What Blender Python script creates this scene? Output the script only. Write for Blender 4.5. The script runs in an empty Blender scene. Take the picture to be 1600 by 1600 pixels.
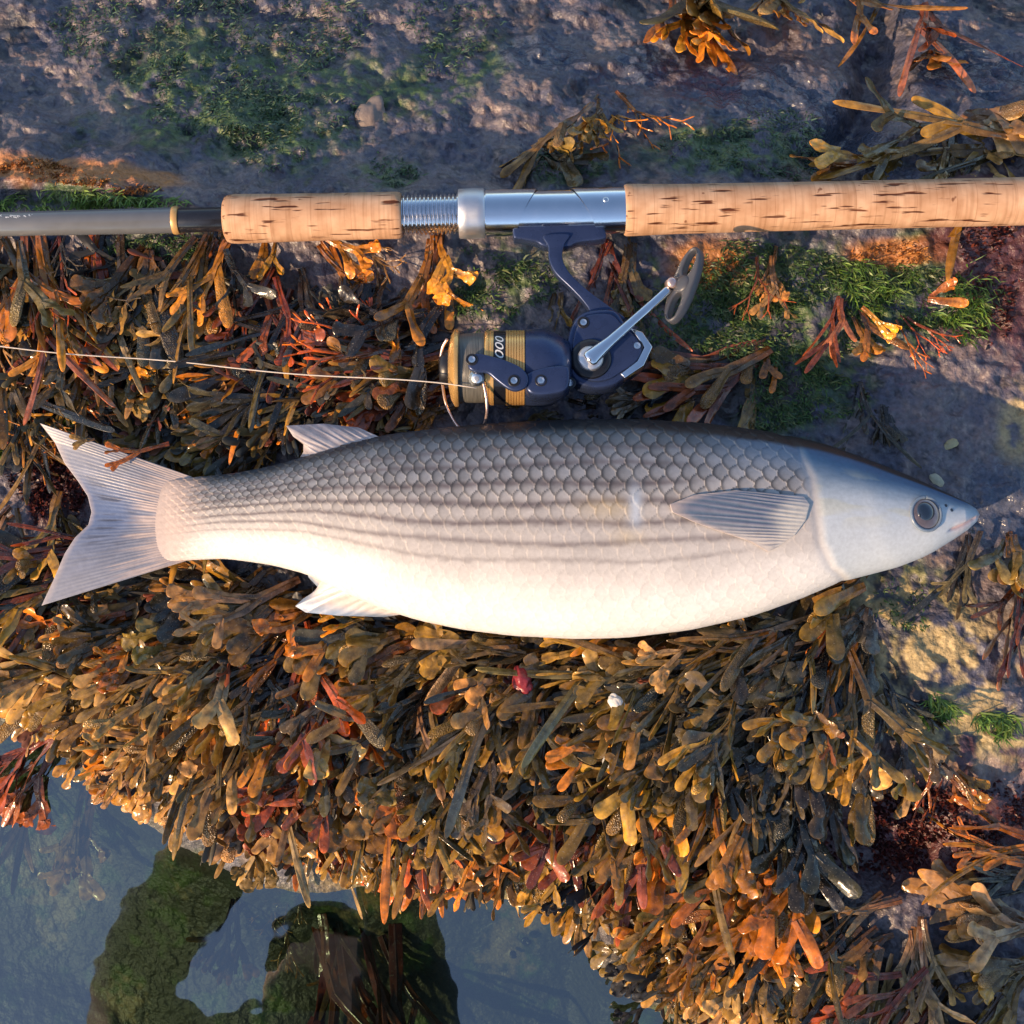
import bpy, bmesh, math, random
import numpy as np
from mathutils import Vector, Matrix

R = math.radians
SC = bpy.context.scene
COL = SC.collection

# ------------------------------------------------------------------ camera
TILT = R(10.0)          # lens leans this far from straight down, towards +y
DIST = 0.95
FPX = 2375.0            # focal length in photograph pixels (1600 wide)
TARGET = np.array([0.0, 0.0, 0.03])
AX = np.array([0.0, math.sin(TILT), -math.cos(TILT)])
UP = np.array([0.0, math.cos(TILT), math.sin(TILT)])
RT = np.array([1.0, 0.0, 0.0])
CAM = TARGET - AX * DIST
cd = bpy.data.cameras.new('camera')
cam = bpy.data.objects.new('camera', cd)
COL.objects.link(cam)
cam.location = CAM
cam.rotation_euler = (TILT, 0, 0)
cd.sensor_width = 36.0
cd.lens = 36.0 * FPX / 1600.0
cd.clip_start = 0.02
cd.clip_end = 500
SC.camera = cam

# ------------------------------------------------------------------ sky, sun, exposure
SUN_EL = R(29.0)
SUN_XY = np.array([-0.82, -0.57])
SUN_XY = SUN_XY / np.linalg.norm(SUN_XY)
world = bpy.data.worlds.new('World')
SC.world = world
world.use_nodes = True
wn = world.node_tree
wn.nodes.clear()
sky = wn.nodes.new('ShaderNodeTexSky')
sky.sky_type = 'NISHITA'
sky.sun_disc = False
sky.sun_elevation = SUN_EL
sky.sun_rotation = math.atan2(SUN_XY[0], SUN_XY[1])
sky.ozone_density = 1.6
bg = wn.nodes.new('ShaderNodeBackground')
bg.inputs['Strength'].default_value = 0.15
wo = wn.nodes.new('ShaderNodeOutputWorld')
wn.links.new(sky.outputs[0], bg.inputs[0])
wn.links.new(bg.outputs[0], wo.inputs[0])
sd = bpy.data.lights.new('sun', 'SUN')
sd.energy = 4.2
sd.angle = R(0.6)
sd.color = (1.0, 0.68, 0.40)
sun = bpy.data.objects.new('sun', sd)
COL.objects.link(sun)
sv = Vector((SUN_XY[0] * math.cos(SUN_EL), SUN_XY[1] * math.cos(SUN_EL), math.sin(SUN_EL)))
sun.rotation_euler = sv.to_track_quat('Z', 'Y').to_euler()
sun.location = (-3, -3, 3)
SC.view_settings.view_transform = 'Standard'
SC.view_settings.look = 'None'
SC.view_settings.gamma = 1.0
SC.view_settings.use_curve_mapping = False
SC.view_settings.exposure = 0.70
SC.render.engine = 'CYCLES'
SC.cycles.max_bounces = 4
SC.cycles.diffuse_bounces = 2
SC.cycles.glossy_bounces = 3
SC.cycles.transparent_max_bounces = 6
SC.cycles.caustics_reflective = False
SC.cycles.caustics_refractive = False

# ------------------------------------------------------------------ pixels <-> world
def P(px, py, z):
    """world point at height z seen at a photograph pixel"""
    px = np.asarray(px, float); py = np.asarray(py, float); z = np.asarray(z, float)
    px, py, z = np.broadcast_arrays(px, py, z)
    d = AX * FPX + RT * (px[..., None] - 800) + UP * (800 - py[..., None])
    t = (z - CAM[2]) / d[..., 2]
    return CAM + d * t[..., None]

def proj(x, y, z):
    v = np.stack(np.broadcast_arrays(x, y, z), -1) - CAM
    dep = v @ AX
    return 800 + FPX * (v @ RT) / dep, 800 - FPX * (v @ UP) / dep

# ------------------------------------------------------------------ noise
def _h(ix, iy, s):
    n = (ix.astype(np.int64) * 374761393 + iy.astype(np.int64) * 668265263 + s * 982451653) & 0x7fffffff
    n = ((n ^ (n >> 13)) * 1274126177) & 0x7fffffff
    n = (n ^ (n >> 16)) & 0x7fffffff
    return n / 0x7fffffff * 2 - 1

def vn(x, y, s=0):
    ix = np.floor(x); iy = np.floor(y)
    fx = x - ix; fy = y - iy
    fx = fx * fx * fx * (fx * (fx * 6 - 15) + 10); fy = fy * fy * fy * (fy * (fy * 6 - 15) + 10)
    a = _h(ix, iy, s); b = _h(ix + 1, iy, s); c = _h(ix, iy + 1, s); d = _h(ix + 1, iy + 1, s)
    return (a + (b - a) * fx) * (1 - fy) + (c + (d - c) * fx) * fy

def fbm(x, y, s=0, o=5, g=0.5):
    x = np.asarray(x, float); y = np.asarray(y, float)
    v = 0; a = 1; tot = 0
    for i in range(o):
        v = v + a * vn(x, y, s + i * 17); tot += a
        x, y = (x * 0.8 - y * 0.6) * 2.03 + 5.2, (x * 0.6 + y * 0.8) * 2.03 - 3.7
        a *= g
    return v / tot

def sstep(a, b, x):
    t = np.clip((np.asarray(x, float) - a) / (b - a), 0, 1)
    return t * t * (3 - 2 * t)

# ------------------------------------------------------------------ mesh helpers
def raw_mesh(name, V, F, col=None, smooth=True, att=None):
    V = np.asarray(V, np.float32)
    me = bpy.data.meshes.new(name)
    if isinstance(F, np.ndarray):
        k = F.shape[1]
        me.vertices.add(len(V)); me.vertices.foreach_set('co', V.ravel())
        me.loops.add(F.size); me.loops.foreach_set('vertex_index', F.ravel().astype(np.int32))
        me.polygons.add(len(F))
        me.polygons.foreach_set('loop_start', (np.arange(len(F)) * k).astype(np.int32))
        me.polygons.foreach_set('loop_total', np.full(len(F), k, np.int32))
        me.update(calc_edges=True)
    else:
        me.from_pydata([tuple(v) for v in V], [], F)
    me.validate()
    me.polygons.foreach_set('use_smooth', np.full(len(me.polygons), smooth))
    if col is not None:
        c = np.asarray(col, np.float32)
        if c.shape[1] == 3:
            c = np.concatenate([c, np.ones((len(c), 1), np.float32)], 1)
        a = me.color_attributes.new('Col', 'FLOAT_COLOR', 'POINT')
        a.data.foreach_set('color', c.ravel())
    if att is not None:
        for k, v in att.items():
            a = me.attributes.new(k, 'FLOAT', 'POINT')
            a.data.foreach_set('value', np.asarray(v, np.float32))
    me.update()
    return me

def link(name, me, mat=None, parent=None):
    o = bpy.data.objects.new(name, me)
    COL.objects.link(o)
    if mat is not None and me is not None and len(me.materials) == 0:
        me.materials.append(mat)
    if parent is not None:
        o.parent = parent
    return o

def empty(name, loc=(0, 0, 0)):
    o = bpy.data.objects.new(name, None)
    COL.objects.link(o)
    o.location = loc
    o.empty_display_size = 0.01
    return o

def tag(o, label=None, cat=None, group=None, kind=None):
    if label: o['label'] = label
    if cat: o['category'] = cat
    if group: o['group'] = group
    if kind: o['kind'] = kind
    return o

def grid_faces(nu, nv, wrap=False, off=0, flip=False):
    i = np.arange(nu - 1)[:, None]; j = np.arange(nv if wrap else nv - 1)[None, :]
    j2 = (j + 1) % nv
    a = i * nv + j; b = i * nv + j2; c = (i + 1) * nv + j2; d = (i + 1) * nv + j
    F = np.stack([a, b, c, d], -1).reshape(-1, 4) + off
    return F[:, ::-1] if flip else F

def sheet(G, thick):
    """closed thin sheet from a grid G[nu,nv,3], thickness downwards"""
    nu, nv = G.shape[:2]
    V1 = G.reshape(-1, 3); V2 = V1.copy()
    th = np.broadcast_to(np.asarray(thick, float), (nu, nv)).reshape(-1)
    V2[:, 2] -= th
    n = nu * nv
    F = [grid_faces(nu, nv), grid_faces(nu, nv, off=n, flip=True)]
    idx = np.arange(n).reshape(nu, nv)
    ring = np.concatenate([idx[0, :-1], idx[:-1, -1], idx[-1, :0:-1], idx[:0:-1, 0]])
    r2 = np.roll(ring, -1)
    F.append(np.stack([r2, ring, ring + n, r2 + n], -1))
    return np.concatenate([V1, V2]), np.concatenate(F)

def lathe(prof, seg=40, cap=True):
    """profile [(x, r)] turned about the local x axis"""
    prof = np.asarray(prof, float)
    a = np.linspace(0, 2 * math.pi, seg, endpoint=False)
    V = np.stack([np.repeat(prof[:, 0], seg), (prof[:, 1][:, None] * np.cos(a)).ravel(), (prof[:, 1][:, None] * np.sin(a)).ravel()], -1)
    F = grid_faces(len(prof), seg, wrap=True, flip=True).tolist()
    if cap:
        F.append(list(range(seg))); F.append(list(range((len(prof) - 1) * seg, len(prof) * seg))[::-1])
    return V, F

def tube(path, rad, seg=8):
    path = np.asarray(path, float); n = len(path)
    rad = np.broadcast_to(np.asarray(rad, float), (n,))
    T = np.gradient(path, axis=0); T /= np.linalg.norm(T, axis=1)[:, None] + 1e-12
    ref = np.array([0, 0, 1.0])
    A = np.cross(T, ref); l = np.linalg.norm(A, axis=1)[:, None]
    A = np.where(l > 1e-3, A / (l + 1e-9), np.array([1.0, 0, 0])); B = np.cross(A, T)
    a = np.linspace(0, 2 * math.pi, seg, endpoint=False)
    V = path[:, None] + rad[:, None, None] * (A[:, None] * np.cos(a)[None, :, None] + B[:, None] * np.sin(a)[None, :, None])
    F = grid_faces(n, seg, wrap=True).tolist()
    F.append(list(range(seg))[::-1]); F.append(list(range((n - 1) * seg, n * seg)))
    return V.reshape(-1, 3), F

def prism(name, pts, z0, z1, bevel, mat, parent, holes=None, seg=3):
    """outline pts (x,y) extruded from z0 to z1 with rounded edges"""
    bm = bmesh.new()
    vs = [bm.verts.new((p[0], p[1], z0)) for p in pts]
    f = bm.faces.new(vs)
    f.normal_update()
    if f.normal.z > 0: f.normal_flip()
    r = bmesh.ops.extrude_face_region(bm, geom=[f])
    nv = [g for g in r['geom'] if isinstance(g, bmesh.types.BMVert)]
    bmesh.ops.translate(bm, verts=nv, vec=(0, 0, z1 - z0))
    bmesh.ops.recalc_face_normals(bm, faces=bm.faces)
    if bevel:
        ed = [e for e in bm.edges if abs(e.verts[0].co.z - e.verts[1].co.z) < 1e-6]
        bmesh.ops.bevel(bm, geom=ed, offset=bevel, segments=seg, affect='EDGES', profile=0.5, clamp_overlap=True)
    bmesh.ops.triangulate(bm, faces=[f for f in bm.faces if len(f.verts) > 4])
    me = bpy.data.meshes.new(name); bm.to_mesh(me); bm.free()
    me.polygons.foreach_set('use_smooth', np.full(len(me.polygons), True))
    try:
        me.set_sharp_from_angle(angle=R(35))
    except Exception:
        pass
    return link(name, me, mat, parent)

def smooth_closed(pts, n=8):
    """Catmull-Rom through a closed outline"""
    p = np.asarray(pts, float); m = len(p); out = []
    for i in range(m):
        a, b, c, d = p[i - 1], p[i], p[(i + 1) % m], p[(i + 2) % m]
        for k in range(n):
            t = k / n
            out.append(0.5 * (2 * b + (c - a) * t + (2 * a - 5 * b + 4 * c - d) * t * t + (3 * b - a - 3 * c + d) * t ** 3))
    return np.array(out)

# ------------------------------------------------------------------ materials
def nodes(name):
    m = bpy.data.materials.new(name); m.use_nodes = True
    nt = m.node_tree
    b = nt.nodes['Principled BSDF']
    return m, nt, b

def add_bump(nt, b, scale, strength, dist=0.001, coord='Object', detail=3):
    tc = nt.nodes.new('ShaderNodeTexCoord'); no = nt.nodes.new('ShaderNodeTexNoise'); bu = nt.nodes.new('ShaderNodeBump')
    no.inputs['Scale'].default_value = scale; no.inputs['Detail'].default_value = detail
    bu.inputs['Strength'].default_value = strength; bu.inputs['Distance'].default_value = dist
    nt.links.new(tc.outputs[coord], no.inputs['Vector']); nt.links.new(no.outputs['Fac'], bu.inputs['Height'])
    nt.links.new(bu.outputs[0], b.inputs['Normal'])
    return no, tc

def mat_plain(name, color, metal=0.0, rough=0.4, bump=None, var=0.12, spec=0.5, vscale=120):
    m, nt, b = nodes(name)
    b.inputs['Metallic'].default_value = metal
    b.inputs['Specular IOR Level'].default_value = spec
    tc = nt.nodes.new('ShaderNodeTexCoord'); no = nt.nodes.new('ShaderNodeTexNoise')
    no.inputs['Scale'].default_value = vscale; no.inputs['Detail'].default_value = 5
    nt.links.new(tc.outputs['Object'], no.inputs['Vector'])
    mx = nt.nodes.new('ShaderNodeMix'); mx.data_type = 'RGBA'
    mx.inputs[6].default_value = (*[c * (1 - var) for c in color], 1)
    mx.inputs[7].default_value = (*[min(1, c * (1 + var)) for c in color], 1)
    nt.links.new(no.outputs['Fac'], mx.inputs[0]); nt.links.new(mx.outputs[2], b.inputs['Base Color'])
    mr = nt.nodes.new('ShaderNodeMapRange')
    mr.inputs['From Min'].default_value = 0.3; mr.inputs['From Max'].default_value = 0.7
    mr.inputs['To Min'].default_value = rough * 0.8; mr.inputs['To Max'].default_value = min(1, rough * 1.25)
    nt.links.new(no.outputs['Fac'], mr.inputs['Value']); nt.links.new(mr.outputs[0], b.inputs['Roughness'])
    if bump:
        add_bump(nt, b, bump[0], bump[1])
    return m

def mat_vcol(name, rough=0.4, spec=0.5, bump=None, metal=0.0, var=0.15, vscale=200, coat=0.0, trans=0.0):
    m, nt, b = nodes(name)
    at = nt.nodes.new('ShaderNodeAttribute'); at.attribute_name = 'Col'
    tc = nt.nodes.new('ShaderNodeTexCoord'); no = nt.nodes.new('ShaderNodeTexNoise')
    no.inputs['Scale'].default_value = vscale; no.inputs['Detail'].default_value = 3
    nt.links.new(tc.outputs['Object'], no.inputs['Vector'])
    mr = nt.nodes.new('ShaderNodeMapRange')
    mr.inputs['From Min'].default_value = 0.3; mr.inputs['From Max'].default_value = 0.7
    mr.inputs['To Min'].default_value = 1 - var; mr.inputs['To Max'].default_value = 1 + var
    nt.links.new(no.outputs['Fac'], mr.inputs['Value'])
    mu = nt.nodes.new('ShaderNodeVectorMath'); mu.operation = 'SCALE'
    nt.links.new(at.outputs['Color'], mu.inputs[0]); nt.links.new(mr.outputs[0], mu.inputs['Scale'])
    nt.links.new(mu.outputs[0], b.inputs['Base Color'])
    b.inputs['Roughness'].default_value = rough
    b.inputs['Specular IOR Level'].default_value = spec
    b.inputs['Metallic'].default_value = metal
    b.inputs['Coat Weight'].default_value = coat
    b.inputs['Coat Roughness'].default_value = 0.12
    if bump:
        add_bump(nt, b, bump[0], bump[1], bump[2] if len(bump) > 2 else 0.001)
    return m, nt, b, at

# rock: colour from the mesh, wetness in alpha
M_ROCK, nt, b, at = mat_vcol('wet_rock', bump=(260, 0.9, 0.0022), var=0.30, vscale=330, spec=0.6)
mr = nt.nodes.new('ShaderNodeMapRange'); mr.inputs['To Min'].default_value = 0.62; mr.inputs['To Max'].default_value = 0.20
nt.links.new(at.outputs['Alpha'], mr.inputs['Value']); nt.links.new(mr.outputs[0], b.inputs['Roughness'])

M_FISH, nt, b, at = mat_vcol('fish_skin', rough=0.42, spec=0.28, bump=(900, 0.15, 0.0004), var=0.07, vscale=420, coat=0.0)
M_FIN, nt, b, at = mat_vcol('fin_membrane', rough=0.38, spec=0.5, bump=(600, 0.2, 0.0005), var=0.08, vscale=260)
b.inputs['Subsurface Weight'].default_value = 0.0

# cork: stacked rings with dark pits stretched along the grip
def mat_cork():
    m, nt, b = nodes('cork')
    tc = nt.nodes.new('ShaderNodeTexCoord')
    def stretched(sx, syz, scale, detail=3):
        mp = nt.nodes.new('ShaderNodeMapping'); mp.inputs['Scale'].default_value = (sx, syz, syz)
        no = nt.nodes.new('ShaderNodeTexNoise'); no.inputs['Scale'].default_value = scale; no.inputs['Detail'].default_value = detail
        nt.links.new(tc.outputs['Object'], mp.inputs[0]); nt.links.new(mp.outputs[0], no.inputs[0])
        return no
    def ramp(src, p0, p1, c0, c1):
        r = nt.nodes.new('ShaderNodeValToRGB')
        r.color_ramp.elements[0].position = p0; r.color_ramp.elements[0].color = (*c0, 1)
        r.color_ramp.elements[1].position = p1; r.color_ramp.elements[1].color = (*c1, 1)
        nt.links.new(src, r.inputs[0]); return r
    def mul(a, c):
        x = nt.nodes.new('ShaderNodeMix'); x.data_type = 'RGBA'; x.blend_type = 'MULTIPLY'; x.inputs[0].default_value = 1
        nt.links.new(a, x.inputs[6]); nt.links.new(c, x.inputs[7]); return x.outputs[2]
    base = ramp(stretched(1, 1, 90, 6).outputs['Fac'], 0.3, 0.72, (0.47, 0.26, 0.14), (0.66, 0.42, 0.26))
    pits = ramp(stretched(0.10, 1, 420, 2).outputs['Fac'], 0.325, 0.375, (0.16, 0.07, 0.03), (1, 1, 1))
    pits2 = ramp(stretched(0.16, 1, 200, 3).outputs['Fac'], 0.29, 0.34, (0.22, 0.10, 0.05), (1, 1, 1))
    grain = ramp(stretched(1, 0.05, 420, 2).outputs['Fac'], 0.32, 0.5, (0.82, 0.78, 0.74), (1, 1, 1))
    spots = ramp(stretched(1, 1, 130, 2).outputs['Fac'], 0.24, 0.285, (0.42, 0.32, 0.28), (1, 1, 1))
    # each ring of cork has its own tint
    sp = nt.nodes.new('ShaderNodeSeparateXYZ'); nt.links.new(tc.outputs['Object'], sp.inputs[0])
    mm = nt.nodes.new('ShaderNodeMath'); mm.operation = 'MULTIPLY'; mm.inputs[1].default_value = 78; nt.links.new(sp.outputs[0], mm.inputs[0])
    fl = nt.nodes.new('ShaderNodeMath'); fl.operation = 'FLOOR'; nt.links.new(mm.outputs[0], fl.inputs[0])
    wn_ = nt.nodes.new('ShaderNodeTexWhiteNoise'); wn_.noise_dimensions = '1D'; nt.links.new(fl.outputs[0], wn_.inputs['W'])
    tint = ramp(wn_.outputs['Value'], 0, 1, (0.86, 0.83, 0.80), (1, 1, 1))
    fr = nt.nodes.new('ShaderNodeMath'); fr.operation = 'FRACT'; nt.links.new(mm.outputs[0], fr.inputs[0])
    seam = ramp(fr.outputs[0], 0.0, 0.045, (0.72, 0.62, 0.55), (1, 1, 1))
    c = base.outputs[0]
    for r in (pits, pits2, grain, spots, tint, seam):
        c = mul(c, r.outputs[0])
    nt.links.new(c, b.inputs['Base Color'])
    b.inputs['Roughness'].default_value = 0.6
    b.inputs['Specular IOR Level'].default_value = 0.3
    bu = nt.nodes.new('ShaderNodeBump'); bu.inputs['Strength'].default_value = 0.5; bu.inputs['Distance'].default_value = 0.001
    nt.links.new(mul(pits.outputs[0], pits2.outputs[0]), bu.inputs['Height']); nt.links.new(bu.outputs[0], b.inputs['Normal'])
    return m
M_CORK = mat_cork()
M_CHROME = mat_plain('polished_aluminium', (0.78, 0.79, 0.81), 1.0, 0.16, bump=(900, 0.03), var=0.05)
M_SATIN = mat_plain('satin_aluminium', (0.62, 0.63, 0.65), 0.9, 0.42, bump=(1500, 0.08), var=0.06)
M_BLANK = mat_plain('grey_lacquer', (0.17, 0.175, 0.18), 0.25, 0.22, var=0.1)
M_BLACK = mat_plain('black_lacquer', (0.012, 0.013, 0.018), 0.0, 0.18, var=0.3)
M_GOLD = mat_plain('gold_anodised', (0.78, 0.46, 0.16), 0.6, 0.26, var=0.1)
M_GOLDRING = mat_plain('gold_thread', (0.62, 0.36, 0.13), 0.3, 0.35, var=0.15)
M_REEL = mat_plain('navy_reel_paint', (0.032, 0.050, 0.115), 0.45, 0.28, bump=(1800, 0.05), var=0.2)
M_REELBLK = mat_plain('black_reel_plastic', (0.012, 0.012, 0.015), 0.0, 0.32, var=0.3)
M_SCREW = mat_plain('steel_screw', (0.72, 0.72, 0.72), 1.0, 0.25, var=0.1)
M_BRONZE = mat_plain('bail_wire_steel', (0.70, 0.52, 0.46), 0.8, 0.3, var=0.1)
M_WHITE = mat_plain('white_print', (0.75, 0.75, 0.72), 0.0, 0.5)
M_LINE = mat_plain('pale_line', (0.55, 0.48, 0.40), 0.0, 0.35)
M_RUBBER = mat_plain('grey_knob_rubber', (0.055, 0.058, 0.07), 0.0, 0.42, var=0.2)

# wound fishing line on the spool
def mat_spool_line():
    m, nt, b = nodes('wound_line')
    tc = nt.nodes.new('ShaderNodeTexCoord')
    mp = nt.nodes.new('ShaderNodeMapping'); mp.inputs['Scale'].default_value = (2600, 60, 60)
    no = nt.nodes.new('ShaderNodeTexNoise'); no.inputs['Scale'].default_value = 1; no.inputs['Detail'].default_value = 2
    r = nt.nodes.new('ShaderNodeValToRGB')
    r.color_ramp.elements[0].position = 0.3; r.color_ramp.elements[0].color = (0.045, 0.05, 0.045, 1)
    r.color_ramp.elements[1].position = 0.75; r.color_ramp.elements[1].color = (0.20, 0.19, 0.17, 1)
    bu = nt.nodes.new('ShaderNodeBump'); bu.inputs['Strength'].default_value = 0.5; bu.inputs['Distance'].default_value = 0.0005
    nt.links.new(tc.outputs['Object'], mp.inputs[0]); nt.links.new(mp.outputs[0], no.inputs[0])
    nt.links.new(no.outputs['Fac'], r.inputs[0]); nt.links.new(r.outputs[0], b.inputs['Base Color'])
    nt.links.new(no.outputs['Fac'], bu.inputs['Height']); nt.links.new(bu.outputs[0], b.inputs['Normal'])
    b.inputs['Roughness'].default_value = 0.35
    return m
M_WOUND = mat_spool_line()

# seaweed: the object's own colour, lighter towards the tips, wet and slightly translucent
def mat_weed():
    m, nt, b = nodes('wet_seaweed')
    oi = nt.nodes.new('ShaderNodeObjectInfo')
    at = nt.nodes.new('ShaderNodeAttribute'); at.attribute_name = 'along'
    rc = nt.nodes.new('ShaderNodeAttribute'); rc.attribute_name = 'ripe'
    tc = nt.nodes.new('ShaderNodeTexCoord')
    no = nt.nodes.new('ShaderNodeTexNoise'); no.inputs['Scale'].default_value = 170; no.inputs['Detail'].default_value = 3
    va = nt.nodes.new('ShaderNodeVectorMath'); va.operation = 'ADD'
    lo = nt.nodes.new('ShaderNodeVectorMath'); lo.operation = 'SCALE'; lo.inputs['Scale'].default_value = 9.0
    nt.links.new(oi.outputs['Location'], lo.inputs[0])
    nt.links.new(tc.outputs['Object'], va.inputs[0]); nt.links.new(lo.outputs[0], va.inputs[1]); nt.links.new(va.outputs[0], no.inputs['Vector'])
    # brightness along the frond: reddish stipe -> colour cooled by painted sky reflection -> paler tip
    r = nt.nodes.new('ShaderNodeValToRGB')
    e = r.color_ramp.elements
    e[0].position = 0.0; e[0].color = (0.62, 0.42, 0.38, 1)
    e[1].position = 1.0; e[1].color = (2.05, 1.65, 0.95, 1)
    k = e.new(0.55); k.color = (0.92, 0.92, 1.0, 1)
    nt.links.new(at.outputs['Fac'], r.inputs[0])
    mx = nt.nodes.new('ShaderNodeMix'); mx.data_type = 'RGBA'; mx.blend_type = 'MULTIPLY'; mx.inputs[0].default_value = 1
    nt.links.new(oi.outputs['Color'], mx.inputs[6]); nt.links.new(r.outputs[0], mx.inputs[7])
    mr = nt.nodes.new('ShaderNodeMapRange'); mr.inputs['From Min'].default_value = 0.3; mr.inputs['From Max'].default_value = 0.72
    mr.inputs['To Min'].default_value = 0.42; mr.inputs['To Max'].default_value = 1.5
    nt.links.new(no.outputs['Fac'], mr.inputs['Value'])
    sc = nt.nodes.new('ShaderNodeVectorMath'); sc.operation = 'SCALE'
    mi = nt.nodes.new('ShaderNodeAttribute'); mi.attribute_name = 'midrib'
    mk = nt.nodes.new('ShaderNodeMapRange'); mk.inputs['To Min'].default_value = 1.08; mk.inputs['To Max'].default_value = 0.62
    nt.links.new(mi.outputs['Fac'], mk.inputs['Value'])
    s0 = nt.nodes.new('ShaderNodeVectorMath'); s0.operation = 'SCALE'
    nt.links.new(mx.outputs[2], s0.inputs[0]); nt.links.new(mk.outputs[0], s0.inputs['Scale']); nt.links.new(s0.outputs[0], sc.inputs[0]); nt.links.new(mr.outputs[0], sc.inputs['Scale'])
    # warts of the ripe tips
    vo = nt.nodes.new('ShaderNodeTexVoronoi'); vo.inputs['Scale'].default_value = 900
    nt.links.new(tc.outputs['Object'], vo.inputs['Vector'])
    wr = nt.nodes.new('ShaderNodeMapRange'); wr.inputs['From Min'].default_value = 0.0; wr.inputs['From Max'].default_value = 0.6
    wr.inputs['To Min'].default_value = 1.0; wr.inputs['To Max'].default_value = 0.0
    nt.links.new(vo.outputs['Distance'], wr.inputs['Value'])
    wm = nt.nodes.new('ShaderNodeMath'); wm.operation = 'MULTIPLY'
    nt.links.new(wr.outputs[0], wm.inputs[0]); nt.links.new(rc.outputs['Fac'], wm.inputs[1])
    pale = nt.nodes.new('ShaderNodeMix'); pale.data_type = 'RGBA'; pale.inputs[7].default_value = (0.48, 0.36, 0.20, 1)
    pm = nt.nodes.new('ShaderNodeMath'); pm.operation = 'MULTIPLY'; pm.inputs[1].default_value = 0.35
    nt.links.new(wm.outputs[0], pm.inputs[0]); nt.links.new(pm.outputs[0], pale.inputs[0]); nt.links.new(sc.outputs[0], pale.inputs[6])
    nt.links.new(pale.outputs[2], b.inputs['Base Color'])
    # pale specks of salt and hydroids
    sn = nt.nodes.new('ShaderNodeTexNoise'); sn.inputs['Scale'].default_value = 1100; sn.inputs['Detail'].default_value = 1
    nt.links.new(va.outputs[0], sn.inputs['Vector'])
    sr = nt.nodes.new('ShaderNodeMapRange'); sr.inputs['From Min'].default_value = 0.66; sr.inputs['From Max'].default_value = 0.72; sr.inputs['To Max'].default_value = 0.45
    nt.links.new(sn.outputs['Fac'], sr.inputs['Value'])
    spk = nt.nodes.new('ShaderNodeMix'); spk.data_type = 'RGBA'; spk.inputs[7].default_value = (0.42, 0.36, 0.27, 1)
    nt.links.new(sr.outputs[0], spk.inputs[0]); nt.links.new(pale.outputs[2], spk.inputs[6]); nt.links.new(spk.outputs[2], b.inputs['Base Color'])
    hs = nt.nodes.new('ShaderNodeMath'); hs.operation = 'ADD'
    nm = nt.nodes.new('ShaderNodeMath'); nm.operation = 'MULTIPLY'; nm.inputs[1].default_value = 0.8
    nt.links.new(no.outputs['Fac'], nm.inputs[0]); nt.links.new(nm.outputs[0], hs.inputs[0]); nt.links.new(wm.outputs[0], hs.inputs[1])
    bu = nt.nodes.new('ShaderNodeBump'); bu.inputs['Strength'].default_value = 0.7; bu.inputs['Distance'].default_value = 0.0010
    nt.links.new(hs.outputs[0], bu.inputs['Height']); nt.links.new(bu.outputs[0], b.inputs['Normal'])
    b.inputs['Roughness'].default_value = 0.22
    b.inputs['Specular IOR Level'].default_value = 0.75
    tr = nt.nodes.new('ShaderNodeBsdfTranslucent'); nt.links.new(pale.outputs[2], tr.inputs[0])
    ms = nt.nodes.new('ShaderNodeMixShader'); ms.inputs[0].default_value = 0.22
    out = nt.nodes['Material Output']
    nt.links.new(b.outputs[0], ms.inputs[1]); nt.links.new(tr.outputs[0], ms.inputs[2]); nt.links.new(ms.outputs[0], out.inputs[0])
    return m
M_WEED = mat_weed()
M_TUFT, nt, b, at = mat_vcol('algae_strands', rough=0.45, spec=0.5, var=0.2, vscale=90)

# water
def mat_water():
    m, nt, b = nodes('pool_water')
    nt.nodes.remove(b)
    out = nt.nodes['Material Output']
    tr = nt.nodes.new('ShaderNodeBsdfTransparent'); tr.inputs[0].default_value = (0.42, 0.53, 0.47, 1)
    gl = nt.nodes.new('ShaderNodeBsdfGlossy'); gl.inputs['Roughness'].default_value = 0.015
    lw = nt.nodes.new('ShaderNodeLayerWeight'); lw.inputs['Blend'].default_value = 0.5
    pw = nt.nodes.new('ShaderNodeMath'); pw.operation = 'POWER'; pw.inputs[1].default_value = 4.0
    nt.links.new(lw.outputs['Facing'], pw.inputs[0])
    fr = nt.nodes.new('ShaderNodeMapRange'); fr.inputs['To Min'].default_value = 0.28; fr.inputs['To Max'].default_value = 0.9
    nt.links.new(pw.outputs[0], fr.inputs['Value'])
    ms = nt.nodes.new('ShaderNodeMixShader')
    tc = nt.nodes.new('ShaderNodeTexCoord'); no = nt.nodes.new('ShaderNodeTexNoise'); no.inputs['Scale'].default_value = 22; no.inputs['Detail'].default_value = 2
    bu = nt.nodes.new('ShaderNodeBump'); bu.inputs['Strength'].default_value = 0.25; bu.inputs['Distance'].default_value = 0.0012
    nt.links.new(tc.outputs['Object'], no.inputs[0]); nt.links.new(no.outputs['Fac'], bu.inputs['Height'])
    nt.links.new(bu.outputs[0], gl.inputs['Normal'])
    nt.links.new(fr.outputs[0], ms.inputs[0]); nt.links.new(tr.outputs[0], ms.inputs[1]); nt.links.new(gl.outputs[0], ms.inputs[2])
    nt.links.new(ms.outputs[0], out.inputs[0])
    return m
M_WATER = mat_water()

# ------------------------------------------------------------------ terrain
WATER_Z = -0.050
EDGE_X = [-4000, -700, 0, 100, 220, 350, 450, 600, 700, 900, 950, 1080, 1250, 1500, 2200, 6000]
EDGE_Y = [900, 980, 1130, 1205, 1300, 1385, 1410, 1405, 1420, 1430, 1540, 1610, 1680, 1720, 1800, 1900]

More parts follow.
